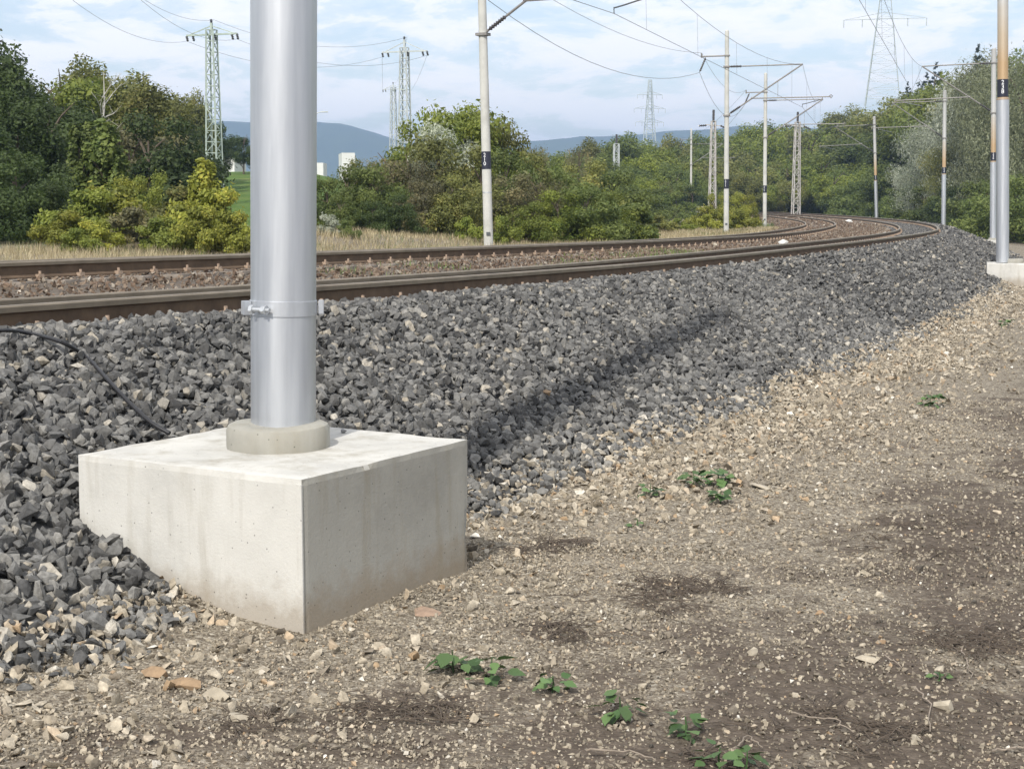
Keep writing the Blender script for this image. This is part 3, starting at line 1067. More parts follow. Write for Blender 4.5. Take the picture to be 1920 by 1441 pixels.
# clamp band round the near mast
CZ_ = 1.125 - FTOP - .07
cb = MB()
cb.lathe([(.1355, CZ_ - .031), (.1395, CZ_ - .030), (.1395, CZ_ + .030), (.1355, CZ_ + .031)], n=56)
clamp = cb.build('clamp_band', 'mast_silver', m1, True)
ca = cam_ang((-.958, 6.45), math.pi + n_ang(-1.1))
fl = MB()
a = ca - .93
for da, rr in ((-.32, .172), (-.52, .165)):
    aa = ca + da - .88
    fl.box((.158 * math.cos(aa), .158 * math.sin(aa), CZ_), (.034, .010, .058), Matrix.Rotation(aa, 3, 'Z'))
fl.build('flange', 'mast_silver', clamp, bevel=.002)
bo = MB()
aa = ca - .62
p = Vector((.160 * math.cos(aa), .160 * math.sin(aa), CZ_ - .002))
t_ = Vector((-math.sin(aa), math.cos(aa), 0))
bo.tube([p - t_ * .05, p + t_ * .045], .0085, 10)
bo.tube([p + t_ * .006, p + t_ * .022], .015, 6)
bo.tube([p + t_ * .024, p + t_ * .030], .019, 14)
bo.tube([p - t_ * .05, p - t_ * .035], .019, 6)
bo.build('bolt', 'galvanised', clamp, True)
fl2 = MB(); aa = ca + 1.52
fl2.box((.155 * math.cos(aa), .155 * math.sin(aa), CZ_ + .004), (.022, .03, .058), Matrix.Rotation(aa, 3, 'Z'))
fl2.build('flange', 'mast_silver', clamp, bevel=.002)
cantilever(m1, z_low=5.6, z_top=7.8)

tips1 = [(m1.matrix_world @ Vector((3.1, 0, 7.8)), m1.matrix_world @ Vector((3.1, 0, 5.92)))]
OUT = [(28.2, 2.56, .055, '238', 'silver tube mast with ochre upper part and number band 238 on a low concrete block', -.035),
       (66.3, 2.65, .0, '236', 'silver tube mast with ochre upper part in front of the dark bushes', -.03),
       (91., 2.65, .0, '234', 'silver tube mast standing before the silver-leaved willow', -.022),
       (119.5, 2.65, .0, '232', 'slim silver tube mast at the far bend before the green wood', -.05)]
bpy.context.view_layer.update()
for i, (s, u, dz, num, lab, lean) in enumerate(OUT):
    X, Y = path(s, u)
    g = float(terrain(X, Y))
    zt = (.42, .28, .2, .2)[i]
    loc = Vector((float(X), float(Y), g + zt + .06))
    mm = silver_mast(loc, s, lab, num, lean)
    bpy.context.view_layer.update()
    cantilever(mm, z_low=5.6, z_top=7.8)
    tips1.append((mm.matrix_world @ Vector((3.1, 0, 7.8)), mm.matrix_world @ Vector((3.1, 0, 5.92))))
    if i < 2:
        foundation((float(X) + .25 * (i == 0), float(Y), g), n_ang(s) + R_(4), .565, -.3, zt, ('low concrete block with collar under the mast numbered 238', 'low pale concrete block under the second mast at the bend')[i], .2, .09, 'mast foundations')
        br = MB(); 
    else:
        foundation((float(X), float(Y), g), n_ang(s), .5, -.3, zt, ('concrete block at the foot of the mast before the willow', 'concrete block at the foot of the far slim mast')[i - 2], .2, .09, 'mast foundations')

# grey concrete poles on the inner side
INN = [(-11., -8.6, None, 'grey concrete pole back along the inner track', 0.),
       (26.2, -8.62, '210', 'grey concrete catenary pole with black number band in front of the bushes', -.025),
       (58.4, -8.55, '211', 'grey concrete catenary pole with bracket arms beside the yellow bush', -.012),
       (80.5, -8.12, '212', 'slimmer grey concrete catenary pole just past the yellow bush', -.012),
       (150, -8.3, None, 'distant pale concrete pole showing above the yellow bush', -.01)]
tips2, feed, earth = [], [], []
for s, u, num, lab, lean in INN:
    X, Y = path(s, u)
    z = float(terrain(X, Y))
    loc = Vector((float(X), float(Y), z))
    rz = n_ang(s)
    root = empty('catenary_pole', loc); root.matrix_world = lean_matrix(loc, rz, lean)
    tag(root, lab, 'mast', 'concrete poles along the inner track')
    p = MB().lathe([(.110, -.3), (.108, .1), (.106, 2.0), (.085, 8.35), (.03, 8.4)], n=28).build('pole', 'concrete_pole', root, True)
    if num:
        b = MB().lathe([(.1085, 1.88), (.1075, 2.28)], n=32).build('number_band', 'band_black', root, True)
        band_number(b, num, .113, 2.16, .125, cam_ang(loc, rz) - .35)
        MB().lathe([(.1085, 1.34), (.1085, 1.365)], n=28).build('strap', 'galvanised', root, True)
        MB().box((.05 * math.cos(cam_ang(loc, rz)) * 2.2, .05 * math.sin(cam_ang(loc, rz)) * 2.2, .42), (.05, .09, .07), Matrix.Rotation(cam_ang(loc, rz), 3, 'Z')).build('earth_clamp', 'wire', root)
    cantilever(root)
    fb = MB()
    fb.tube([(0, 0, 7.35), (-1.05, 0, 7.35)], .03)
    fb.tube([(-.05, 0, 7.35), (-1.05, 0, 7.35)], .02)
    fb.box((0, 0, 7.35), (.24, .24, .05))
    fb.tube([(-1.05, 0, 7.3), (-1.05, 0, 7.48)], .035)
    f = fb.build('feeder_bracket', 'arm_steel', root, True)
    i = MB(); insul(i, (-.88, 0, 7.3), (-1.13, 0, 6.72), .05); i.build('insulator', 'insulator', f, True)
    bpy.context.view_layer.update()
    M = root.matrix_world
    tips2.append((M @ Vector((3.1, 0, 6.9)), M @ Vector((3.1, 0, 5.16))))
    feed.append(M @ Vector((-1.13, 0, 6.70)))
    earth.append(M @ Vector((-1.05, 0, 7.5)))


def wire(name, pts, sag, r, label, cat='wire', grp=None):
    root = MB()
    P = []
    for a, b in zip(pts[:-1], pts[1:]):
        n = 16
        for k in range(n):
            t = k / n
            q = a.lerp(b, t); q.z -= 4 * sag * t * (1 - t)
            P.append(q)
    P.append(pts[-1])
    root.tube(P, r, 5)
    o = root.build(name, 'wire', None, True)
    tag(o, label, cat, grp)
    return o, P


def catenary(tips, names):
    w_, P = wire('messenger_wire', [t[0] for t in tips], .75, .0065, names[0], grp='overhead wires of the railway')
    d = MB()
    for (a, a2), (b, b2) in zip(tips[:-1], tips[1:]):
        n = max(3, int((b - a).length / 6))
        for k in range(n):
            t = (k + .5) / n
            q = a.lerp(b, t); q.z -= 4 * .75 * t * (1 - t)
            c = a2.lerp(b2, t)
            d.tube([q, c], .004, 4)
    d.build('droppers', 'wire', w_)
    w_.children[0]['kind'] = 'stuff'
    wire('contact_wire', [t[1] for t in tips], .0, .0065, names[1], grp='overhead wires of the railway')


catenary(tips1, ('upper carrying wire slung between the silver masts', 'lower contact wire over the outer track'))
catenary(tips2, ('upper carrying wire slung between the concrete poles', 'lower contact wire over the inner track'))
wire('feeder_wire', feed, 1.15, .008, 'thick sagging feeder wire on the far side of the concrete poles', grp='overhead wires of the railway')
wire('earth_wire', earth, .7, .0065, 'topmost wire running over the bracket ends of the concrete poles', grp='overhead wires of the railway')

# ------------------------------------------------------------------ lattice masts and pylons
def lattice(root, h, wb, wt, panels, m, leg=.06, brace=.03, name='leg'):
    def c(k, z):
        w2 = (wb + (wt - wb) * z / h) / 2
        return Vector((((-1, 1, 1, -1)[k]) * w2, ((-1, -1, 1, 1)[k]) * w2, z))
    for k in range(4):
        MB().bar(c(k, 0), c(k, h), leg).build(name, m, root)
    b = MB()
    zs = [h * (1 - (1 - i / panels) ** 1.0) for i in range(panels + 1)]
    for i in range(panels):
        z0, z1 = zs[i], zs[i + 1]
        for k in range(4):
            k2 = (k + 1) % 4
            b.bar(c(k, z0) if i % 2 else c(k2, z0), c(k2, z1) if i % 2 else c(k, z1), brace)
            b.bar(c(k, z1), c(k2, z1), brace)
    b.build('bracing', m, root)


def line_pylon(px, top_y, d, arm_px, m, label, wb, wt, ang, cross_dy=26, detail=True):
    top = at(px, top_y, d=d)
    X, Y = top.x, top.y
    g = float(terrain(X, Y)) - .1
    root = empty('lattice_pylon', (X, Y, g), ang)
    tag(root, label, 'pylon', 'lattice pylons of the power line')
    h = top.z - g
    ppm = FPX / d
    za = h - cross_dy / ppm
    half = arm_px / ppm / 2
    lattice(root, za + .25, wb, wt, 16 if detail else 12, m, .075 if detail else .09, .035 if detail else .05)
    a = MB()
    a.bar((-half, 0, za), (half, 0, za), .09); a.bar((-half, .1, za), (half, .1, za), .05)
    a.bar((0, 0, za + .2), (0, 0, h - .15), .12)
    for sg in (-1, 1):
        a.bar((0, 0, h - .3), (sg * half * .85, 0, za + .04), .05)
    arm = a.build('crossarm', m, root)
    i = MB(); insul(i, (0, 0, h - .15), (0, 0, h + .05), .09, 3); i.build('insulator', 'insulator', arm)
    at_ = []
    for fx in (-1., -.75, .12, .8, 1.):
        i = MB(); insul(i, (fx * half, .0, za - .02), (fx * half + .08, 0, za - .32), .08, 3); i.build('insulator', 'insulator', arm)
    bpy.context.view_layer.update()
    M = root.matrix_world
    return [M @ Vector((-half, 0, za - .3)), M @ Vector((.12 * half, 0, h)), M @ Vector((half, 0, za - .3))]


AL = R_(-20)
pa = line_pylon(396, 38, 86, 106, 'lattice_green', 'green-painted lattice pylon rising from the yellow vines', .72, .42, AL)
pbt = line_pylon(758, 70, 103, 90, 'steel_lattice', 'pale lattice pylon showing above the olive bushes', .80, .42, AL)
pct = line_pylon(737, 155, 205, 42, 'steel_lattice', 'small far lattice pylon beside the pale one above the bushes', 1.0, .5, AL, 12, False)
nxt = [p + Vector((-.6, -26, .3)) for p in pa]
for k in range(3):
    wire('power_line', [pct[k], pbt[k], pa[k], nxt[k]], 1.0, .008, 'thin power line strung over the lattice pylons', 'power line', 'power lines of the lattice pylons')

# railway lattice masts
def rail_lattice(px, top_y, d, base_y, label, wb=.52, wt=.30, arm=True, m='lattice_rust'):
    top = at(px, top_y, d=d)
    g = float(terrain(top.x, top.y)) - .2
    root = empty('lattice_mast', (top.x, top.y, g), R_(8))
    tag(root, label, 'mast', 'lattice masts beyond the concrete poles')
    h = top.z - g
    lattice(root, h - .9, wb, wt, 14, m, .075, .035)
    MB().bar((0, 0, h - 1.0), (0, 0, h), .16).build('spike', 'insulator', root)
    if arm:
        a = MB(); a.bar((-.7, 0, h - 1.2), (.75, 0, h - 1.3), .07); o = a.build('crossarm', m, root)
        for sx in (-1, 1):
            i = MB(); insul(i, (sx * .55, 0, h - 1.25), (sx * 1.25, 0, h - 1.3 - .25 * (sx > 0)), .09, 4); i.build('insulator', 'insulator', o)
    return root


rail_lattice(1338, 206, 128, 380, 'pale lattice mast standing left of the bracketed concrete pole')
rail_lattice(1496, 210, 142, 398, 'rust-streaked lattice mast beside the far end of the tracks', .64, .38)
r = rail_lattice(1156, 252, 150, 330, 'white lattice mast among the trees behind the green bush', .5, .45, False, 'steel_lattice')
MB().bar((0, 0, 3.7), (2.0, 0, 3.6), .05).build('arm', 'steel_lattice', r)

# high-voltage pylons
def hv_pylon(px, top_y, base_y, d, arms, wb, wt, label, ang, m='lattice_far', leg=.22, br=.10):
    top = at(px, top_y, d=d); g = at(px, base_y, d=d).z
    root = empty('transmission_pylon', (top.x, top.y, g), ang)
    tag(root, label, 'pylon', 'large transmission pylons')
    h = top.z - g
    ppm = FPX / d
    b = MB()
    zk = h - (arms[-1][0] - top_y) / ppm
    lattice(root, h - 1, wb, wt, 15, m, leg, br)
    for y, halfpx in arms:
        z = h - (y - top_y) / ppm; hw = halfpx / ppm
        a = MB()
        for yy in (-.5, .5):
            a.bar((-hw, 0, z), (0, yy, z + .05), br * 1.3); a.bar((hw, 0, z), (0, yy, z + .05), br * 1.3)
            a.bar((-hw, 0, z), (0, yy, z + 1.4), br); a.bar((hw, 0, z), (0, yy, z + 1.4), br)
        o = a.build('crossarm', m, root)
        for fx in (-1, -.55, .55, 1):
            i = MB(); i.tube([(fx * hw, 0, z), (fx * hw, 0, z - 1.6)], .09, 5); i.build('insulator', m, o)
    return root


hv_pylon(1219, 145, 290, 620, [(177, 24), (202, 30), (227, 27)], 4.6, .9, 'far three-armed transmission pylon above the distant treetops', R_(12), leg=.26, br=.12)
hv_pylon(1662, -60, 200, 330, [(-20, 40), (32, 74)], 7.2, 1.0, 'tall transmission pylon on the wooded ridge', R_(-14), leg=.13, br=.055)

# ------------------------------------------------------------------ plants: shared crowns
def crown_mesh(name, H, Rr, nl, leaf, m, seed, base=.12, clumps=26, shape='round', aspect=.55, up=0.):
    g = np.random.default_rng(seed)
    C = []; CR = []
    while len(C) < clumps:
        v = g.normal(size=3); v /= np.linalg.norm(v)
        rr = g.uniform(.35, .92) ** .6
        p = v * rr
        if shape == 'cone':
            t = g.random() ** 1.3
            a = g.uniform(0, 6.28); rad = (1 - t) ** .8 * g.uniform(.5, 1.)
            p = np.array([rad * math.cos(a), rad * math.sin(a), 2 * t - 1])
            CR.append(.22 * (1 - .6 * t)); C.append(p); continue
        if shape == 'column':
            p = np.array([p[0] * .9, p[1] * .9, g.uniform(-1, .9)]); p[:2] *= (1 - .35 * max(p[2], 0))
        if shape == 'dome':
            p[2] = abs(p[2]) * 2 - 1 if g.random() < .8 else p[2]
            p[:2] *= 1.0
        C.append(p); CR.append(g.uniform(.20, .36))
    C = np.array(C); CR = np.array(CR)
    w_ = CR ** 2; w_ /= w_.sum()
    k = g.choice(clumps, nl, p=w_)
    v = g.normal(size=(nl, 3)); v /= np.linalg.norm(v, axis=1)[:, None]
    rr = g.random(nl) ** .42
    off = v * (rr * CR[k])[:, None]
    if shape == 'cone': off[:, 2] *= .45
    P = C[k] + off
    zc = base * H + (H * (1 - base)) / 2
    sc = np.array([Rr, Rr, H * (1 - base) / 2 * .9])
    Pw = P * sc + np.array([0, 0, zc])
    Pw[:, 2] = np.maximum(Pw[:, 2], .02)
    # stray twig-end leaves break the outline
    nst = nl // 14
    Pw[:nst] += v[:nst] * g.uniform(.05, .22, nst)[:, None] * Rr * .6
    nrm = v * .8 + P * .3 + g.normal(size=(nl, 3)) * .6 + np.array([0, 0, .35])
    nrm /= np.linalg.norm(nrm, axis=1)[:, None]
    t = g.normal(size=(nl, 3)) + np.array([0, 0, up]); t -= nrm * (t * nrm).sum(1)[:, None]; t /= np.linalg.norm(t, axis=1)[:, None]
    b = np.cross(nrm, t)
    L_ = leaf * np.exp(g.normal(0, .3, nl))[:, None]
    W_ = L_ * aspect
    q = np.stack([Pw - t * L_ * .5, Pw + b * W_ * .5 - nrm * L_ * .08, Pw + t * L_ * .5, Pw - b * W_ * .5 - nrm * L_ * .08], 1)
    cl = g.random(clumps)
    rnd = np.clip(cl[k] * .5 + g.random(nl) * .5, 0, 1)
    me = fast_mesh(name, q.reshape(-1, 3), np.arange(nl * 4).reshape(-1, 4), np.repeat(rnd, 4))
    me.materials.append(MATS[m])
    return me


def trunk_mesh(H, r, seed, m='bark', limbs=6, spread=.5):
    g = random.Random(seed)
    b = MB()
    pts = []
    x = y = 0
    for i in range(6):
        pts.append((x, y, -.2 + H * .8 * i / 5)); x += g.uniform(-.05, .05) * H * .3; y += g.uniform(-.05, .05) * H * .3
    b.tube(pts, [r * (1 - .15 * i) for i in range(6)], 7)
    for k in range(limbs):
        i = g.randint(1, 4)
        p = Vector(pts[i]); a = g.uniform(0, 6.28)
        d = Vector((math.cos(a) * spread, math.sin(a) * spread, g.uniform(.45, .9))) * H * .3
        b.tube([p, p + d * .5 + Vector((0, 0, .03 * H)), p + d], [r * .5, r * .32, r * .1], 5)
    return b.mesh('trunk', m, True)


TREES = {}
for nm, args in {
    'round': dict(H=7.5, Rr=2.7, nl=14000, leaf=.18, m='leaf_mid', clumps=34),
    'round2': dict(H=8.0, Rr=2.4, nl=14000, leaf=.18, m='leaf_mid', clumps=40, base=.1),
    'broad': dict(H=9.0, Rr=4.2, nl=18000, leaf=.23, m='leaf_mid', clumps=46, base=.06),
    'bush': dict(H=3.0, Rr=1.9, nl=11000, leaf=.105, m='leaf_mid', clumps=30, base=.0, shape='dome'),
    'bush2': dict(H=3.0, Rr=1.6, nl=11000, leaf=.10, m='leaf_mid', clumps=24, base=.0, shape='dome'),
    'shrub': dict(H=1.6, Rr=1.15, nl=5500, leaf=.095, m='leaf_yellow', clumps=20, base=.0, shape='dome', aspect=.65),
    'thin': dict(H=3.6, Rr=1.7, nl=5200, leaf=.095, m='leaf_olive', clumps=22, base=.05, shape='dome', aspect=.35, up=1.2),
    'column': dict(H=3.4, Rr=.62, nl=5000, leaf=.115, m='leaf_mid', clumps=22, base=.0, shape='column', aspect=.8),
    'willow': dict(H=9.5, Rr=4.4, nl=26000, leaf=.17, m='leaf_silver', clumps=60, base=.02, aspect=.38, up=.8),
    'conifer': dict(H=11., Rr=2.4, nl=9000, leaf=.30, m='leaf_conifer', clumps=70, base=.12, shape='cone', aspect=.3),
}.items():
    TREES[nm] = (crown_mesh('crown', seed=sum(map(ord, nm)), **args), trunk_mesh(args['H'], .018 * args['H'] + .02, len(nm)), args['H'])


def plant(kind, X, Y, h, m, label, cat='tree', name='tree', grp=None, rx=1.0, trunk=True, z=None):
    cm, tm, H = TREES[kind]
    g = float(terrain(X, Y)) if z is None else z
    root = empty(name, (X, Y, g - .05), random.uniform(0, 6.3))
    k = h / H
    root.scale = (k * rx, k * rx, k)
    tag(root, label, cat, grp)
    c = link('crown', cm, root)
    c.material_slots[0].link = 'OBJECT'; c.material_slots[0].material = MATS[m]
    if trunk: link('trunk', tm, root)
    return root


def plant_px(kind, px, d, top_y, m, label, **kw):
    t = at(px, top_y, d=d)
    z = float(terrain(t.x, t.y))
    return plant(kind, t.x, t.y, max(.4, t.z - z + .05), m, label, **kw)


WL = 'wood on the left beyond the tracks'
for px, d, ty, k, m, lab, rx in [
    (-150, 52, 60, 'round', 'leaf_dark', 'dark tree in the shady wood', 1.2), (-70, 55, 55, 'round2', 'leaf_dark', 'dark tree in the shady wood', 1.1),
    (8, 50, 92, 'round2', 'leaf_dark', 'dark tree in the shady wood', 1.0), (60, 58, 92, 'round', 'leaf_mid', 'fresh green treetop in the wood', 1.0),
    (112, 60, 84, 'round', 'leaf_bright', 'bright green treetop over the dark wood', .9), (150, 66, 108, 'round2', 'leaf_olive', 'olive tree in the wood behind the bare birch', 1.0),
    (200, 70, 108, 'round', 'leaf_dark', 'dark tree in the shady wood', 1.0), (228, 62, 138, 'round2', 'leaf_olive', 'olive tree in the wood behind the bare birch', 1.1),
    (268, 70, 112, 'round', 'leaf_dark', 'dark tree in the shady wood', .9), (290, 60, 148, 'round2', 'leaf_olive', 'olive tree in the wood behind the bare birch', 1.0),
    (325, 94, 152, 'round', 'leaf_olive', 'olive tree just behind the green pylon', .8), (355, 98, 170, 'round2', 'leaf_olive', 'lower olive tree just behind the green pylon', .8), (385, 104, 200, 'round', 'leaf_dark', 'dark tree at the end of the wood behind the green pylon', .7), (345, 100, 225, 'broad', 'leaf_dark', 'broad dark tree filling the wood behind the green pylon', .7),
    (412, 108, 240, 'round', 'leaf_dark', 'dark round bush at the edge of the wood by the pylon', .7),
    (-40, 38, 200, 'round', 'leaf_dark', 'low dark tree at the front of the wood', 1.3), (25, 40, 165, 'round2', 'leaf_dark', 'low dark tree at the front of the wood', 1.2),
    (75, 43, 150, 'round', 'leaf_dark', 'low dark tree at the front of the wood', 1.2), (120, 46, 190, 'round2', 'leaf_dark', 'low dark tree at the front of the wood', 1.2),
    (30, 34, 270, 'bush', 'leaf_dark', 'dark bush in the shade under the wood', 1.1), (90, 35, 300, 'bush2', 'leaf_dark', 'dark bush in the shade under the wood', 1.1), (-30, 32, 290, 'bush', 'leaf_dark', 'dark bush in the shade under the wood', 1.1),
    (245, 52, 225, 'bush', 'leaf_brown', 'brownish bush in front of the wood', 1.0), (285, 50, 200, 'bush2', 'leaf_dark', 'dark tall bush in front of the wood', 1.1),
    (318, 62, 215, 'bush', 'leaf_dark', 'dark bush at the wood edge left of the green pylon', .9), (352, 92, 262, 'bush2', 'leaf_olive', 'olive bush under the trees by the green pylon', 1.0),
    (215, 56, 190, 'thin', 'leaf_brown', 'sparse brown bush in front of the wood', 1.3), (175, 54, 170, 'thin', 'leaf_olive', 'sparse olive bush in front of the wood', 1.3),
]:
    plant_px(k, px, d, ty, m, lab, grp=WL, rx=rx, name='tree' if k.startswith('round') else 'bush', cat='tree' if k.startswith('round') else 'bush')
for px, ty, w_ in ((150, 222, 1.1), (168, 238, .9), (197, 218, 1.15), (210, 250, 1.0)):
    plant_px('column', px, 39, ty, 'leaf_mid', 'ivy-clad leafy stump at the front of the wood', grp='ivy-clad stumps', rx=w_, name='ivy_stump', cat='ivy')
for px, d, ty, k, m, rx in [(118, 30, 392, 'shrub', 'leaf_yellow', 1.1), (160, 31, 350, 'shrub', 'leaf_bright', 1.1), (205, 32, 345, 'shrub', 'leaf_yellow', 1.2), (240, 34, 322, 'bush', 'leaf_yellow', .8), (285, 34, 318, 'bush2', 'leaf_bright', .9), (262, 30, 385, 'shrub', 'leaf_brown', 1.2),
                            (330, 32, 345, 'shrub', 'leaf_olive', 1.0), (355, 30, 380, 'shrub', 'leaf_yellow', 1.0), (110, 33, 340, 'bush2', 'leaf_dark', .8), (310, 29, 405, 'shrub', 'leaf_bright', 1.1), (180, 29, 410, 'shrub', 'leaf_yellow', 1.2), (150, 28, 425, 'shrub', 'leaf_bright', 1.1)]:
    plant_px(k, px, d, ty, m, {'leaf_yellow': 'yellow', 'leaf_bright': 'bright green', 'leaf_brown': 'brown', 'leaf_olive': 'olive', 'leaf_dark': 'dark'}[m] + (' tall' if ty < 350 else ' low') + ' scrub ' + ('in front of the ivy-clad stumps' if px < 225 else 'beside the yellow vines' if px > 300 else 'between the ivy stumps and the yellow vines'), grp='scrub along the track', rx=rx, name='shrub', cat='shrub', trunk=False)
for px, d, ty, k, rx in [(385, 31, 292, 'column', 1.15), (372, 31, 325, 'shrub', .6), (400, 30, 348, 'shrub', .95), (430, 28.5, 392, 'shrub', .9), (375, 29, 385, 'shrub', .9)]:
    plant_px(k, px, d, ty, 'leaf_yellow', 'sunlit yellow vine heaped round the green pylon', grp='yellow vines', rx=rx, name='vine', cat='vine', trunk=False)
plant_px('round', 455, 118, 238, 'leaf_dark', 'lone dark green tree beyond the meadow', rx=1.0)
plant_px('round2', 500, 122, 262, 'leaf_dark', 'second dark tree beyond the meadow, half behind the silver mast', rx=1.0)

# bare birch
bb = random.Random(5)
t = at(193, 135, d=46)
g0 = float(terrain(t.x, t.y))
br = empty('bare_birch', (t.x, t.y, g0)); tag(br, 'bare white-stemmed birch in front of the wood', 'tree')
mbt = MB(); hh = t.z - g0
mbt.tube([(0, 0, -.1), (-.05, 0, hh * .4), (-.1, 0, hh * .6), (.02, 0, hh * .8), (.02, 0, hh)], [.07, .055, .04, .025, .008], 7)
mbt.build('trunk', 'bark_pale', br, True)
for k in range(12):
    z0 = hh * bb.uniform(.4, .85); a = bb.uniform(0, 6.28); l = bb.uniform(.4, 1.2)
    d = Vector((math.cos(a), math.sin(a), bb.uniform(.4, 1.1))).normalized() * l
    p0_ = Vector((-.04, 0, z0)); p1_ = p0_ + d * .5 + Vector((bb.uniform(-.08, .08), 0, bb.uniform(-.05, .1))); p2_ = p0_ + d + Vector((0, 0, bb.uniform(0, .2)))
    m_ = MB(); m_.tube([p0_, p1_, p2_], [.018, .012, .004], 5)
    for j_ in range(3):
        q_ = p1_.lerp(p2_, j_ / 3); m_.tube([q_, q_ + Vector((bb.uniform(-.3, .3), bb.uniform(-.3, .3), bb.uniform(.05, .3)))], [.007, .003], 4)
    m_.build('branch', 'bark_pale', br, True)

# bushes in the middle
CB = 'thicket behind the inner track'
for px, d, ty, k, m, lab, rx in [
    (612, 44, 322, 'bush', 'leaf_mid', 'dark green bush beside the silver mast', .8), (655, 43, 305, 'bush2', 'leaf_mid', 'dark green bush beside the silver mast', 1.0), (700, 43, 300, 'bush', 'leaf_mid', 'dark green bush beside the silver mast', .9),
    (640, 39, 360, 'bush2', 'leaf_mid', 'low green bush in front of the thicket', .9), (700, 39.5, 372, 'bush', 'leaf_dark', 'low dark bush in front of the thicket', 1.0), (745, 40, 360, 'bush2', 'leaf_dark', 'low dark bush in front of the thicket', 1.1),
    (615, 36, 400, 'shrub', 'leaf_silver', 'silvery weed clump at the edge of the dry grass', .9), (655, 35.5, 412, 'shrub', 'leaf_mid', 'green weed clump at the edge of the dry grass', .9),
    (735, 46, 258, 'thin', 'leaf_brown', 'bare brownish bush in the thicket', 1.1), (770, 46, 262, 'thin', 'leaf_brown', 'bare brownish bush in the thicket', 1.2), (690, 50, 285, 'thin', 'leaf_olive', 'thin olive bush at the left of the thicket', 1.0),
    (790, 47, 240, 'bush', 'leaf_olive', 'olive bush in the thicket', .85), (825, 48, 222, 'bush2', 'leaf_silver', 'grey-green leafed bush in the thicket', .8), (795, 42, 330, 'bush', 'leaf_brown', 'dull brown-green bush low in the thicket', 1.0), (850, 42, 320, 'bush2', 'leaf_olive', 'olive bush in the thicket', 1.1),
    (795, 53, 208, 'bush2', 'leaf_bright', 'sunlit yellow-green crown topping the thicket', .75), (838, 53, 184, 'bush', 'leaf_bright', 'sunlit yellow-green crown topping the thicket', .75), (880, 53, 182, 'bush2', 'leaf_bright', 'sunlit yellow-green crown topping the thicket', .75), (930, 53, 208, 'bush', 'leaf_olive', 'olive crown right of the concrete pole', .7), (965, 52, 232, 'bush2', 'leaf_olive', 'olive crown right of the concrete pole', .7),
    (818, 51, 205, 'bush', 'leaf_bright', 'sunlit yellow-green crown topping the thicket', .8), (862, 51, 198, 'bush2', 'leaf_bright', 'sunlit yellow-green crown topping the thicket', .85), (905, 52, 200, 'bush', 'leaf_bright', 'sunlit yellow-green crown topping the thicket', .8), (680, 58, 292, 'bush2', 'leaf_olive', 'olive bush in front of the white building', .8),
    (865, 50, 255, 'bush', 'leaf_silver', 'grey-green leafed bush in the thicket', .8), (900, 47, 265, 'bush2', 'leaf_olive', 'olive bush in the thicket', .9), (950, 48, 268, 'bush', 'leaf_mid', 'green bush right of the concrete pole', .8), (995, 50, 275, 'bush2', 'leaf_olive', 'olive crown right of the concrete pole', .8),
    (900, 44, 335, 'bush', 'leaf_olive', 'olive bush in the thicket', 1.0), (965, 44, 320, 'bush2', 'leaf_brown', 'dull brown bush right of the concrete pole', 1.1), (1010, 45, 308, 'thin', 'leaf_brown', 'dull brown bush right of the concrete pole', 1.2),
    (880, 40.5, 405, 'shrub', 'leaf_bright', 'small yellow-green shrub at the foot of the concrete pole', .9), (945, 41, 402, 'shrub', 'leaf_bright', 'small yellow-green shrub at the foot of the concrete pole', .8),
    (1000, 43, 372, 'bush', 'leaf_bright', 'broad grass-green bush beside the inner track', 1.2), (1050, 43.5, 352, 'bush2', 'leaf_bright', 'broad grass-green bush beside the inner track', 1.3), (1100, 44, 342, 'bush', 'leaf_mid', 'broad grass-green bush beside the inner track', 1.2), (1150, 45, 352, 'bush2', 'leaf_bright', 'broad grass-green bush beside the inner track', 1.2), (1180, 46, 378, 'shrub', 'leaf_mid', 'broad grass-green bush beside the inner track', 1.4),
    (1050, 56, 305, 'bush', 'leaf_mid', 'mid green bush behind the broad one', 1.1), (1100, 60, 295, 'bush2', 'leaf_olive', 'mid green bush behind the broad one', 1.2), (1145, 62, 312, 'bush', 'leaf_mid', 'mid green bush behind the broad one', 1.1),
]:
    plant_px(k, px, d, ty, m, lab, grp=CB, rx=rx, name='bush', cat='bush', trunk=k in ('bush', 'bush2', 'thin'))
for px, d, ty, k, rx in [(1318, 74, 385, 'shrub', 1.2), (1342, 75, 360, 'bush2', .8), (1380, 82, 356, 'bush', .75), (1405, 86, 362, 'bush2', .7), (1330, 72, 400, 'shrub', 1.1), (1385, 76, 392, 'shrub', 1.3)]:
    plant_px(k, px, d, ty, 'leaf_yellow', 'yellowing bush behind the bracketed concrete pole', grp='yellowing bushes', rx=rx, name='bush', cat='bush')
plant_px('shrub', 1240, 62, 402, 'leaf_olive', 'reddish-olive scrub by the old siding', rx=1.4, name='shrub', cat='shrub', trunk=False)
plant_px('shrub', 1275, 66, 408, 'leaf_bright', 'green scrub beside the old siding', rx=1.4, name='shrub', cat='shrub', trunk=False)
plant_px('thin', 1000, 66, 232, 'leaf_brown', 'almost leafless little tree above the olive bushes', rx=.5, name='tree')
plant_px('thin', 1085, 78, 236, 'leaf_brown', 'twiggy reddish treetop against the sky', rx=.4, name='tree')

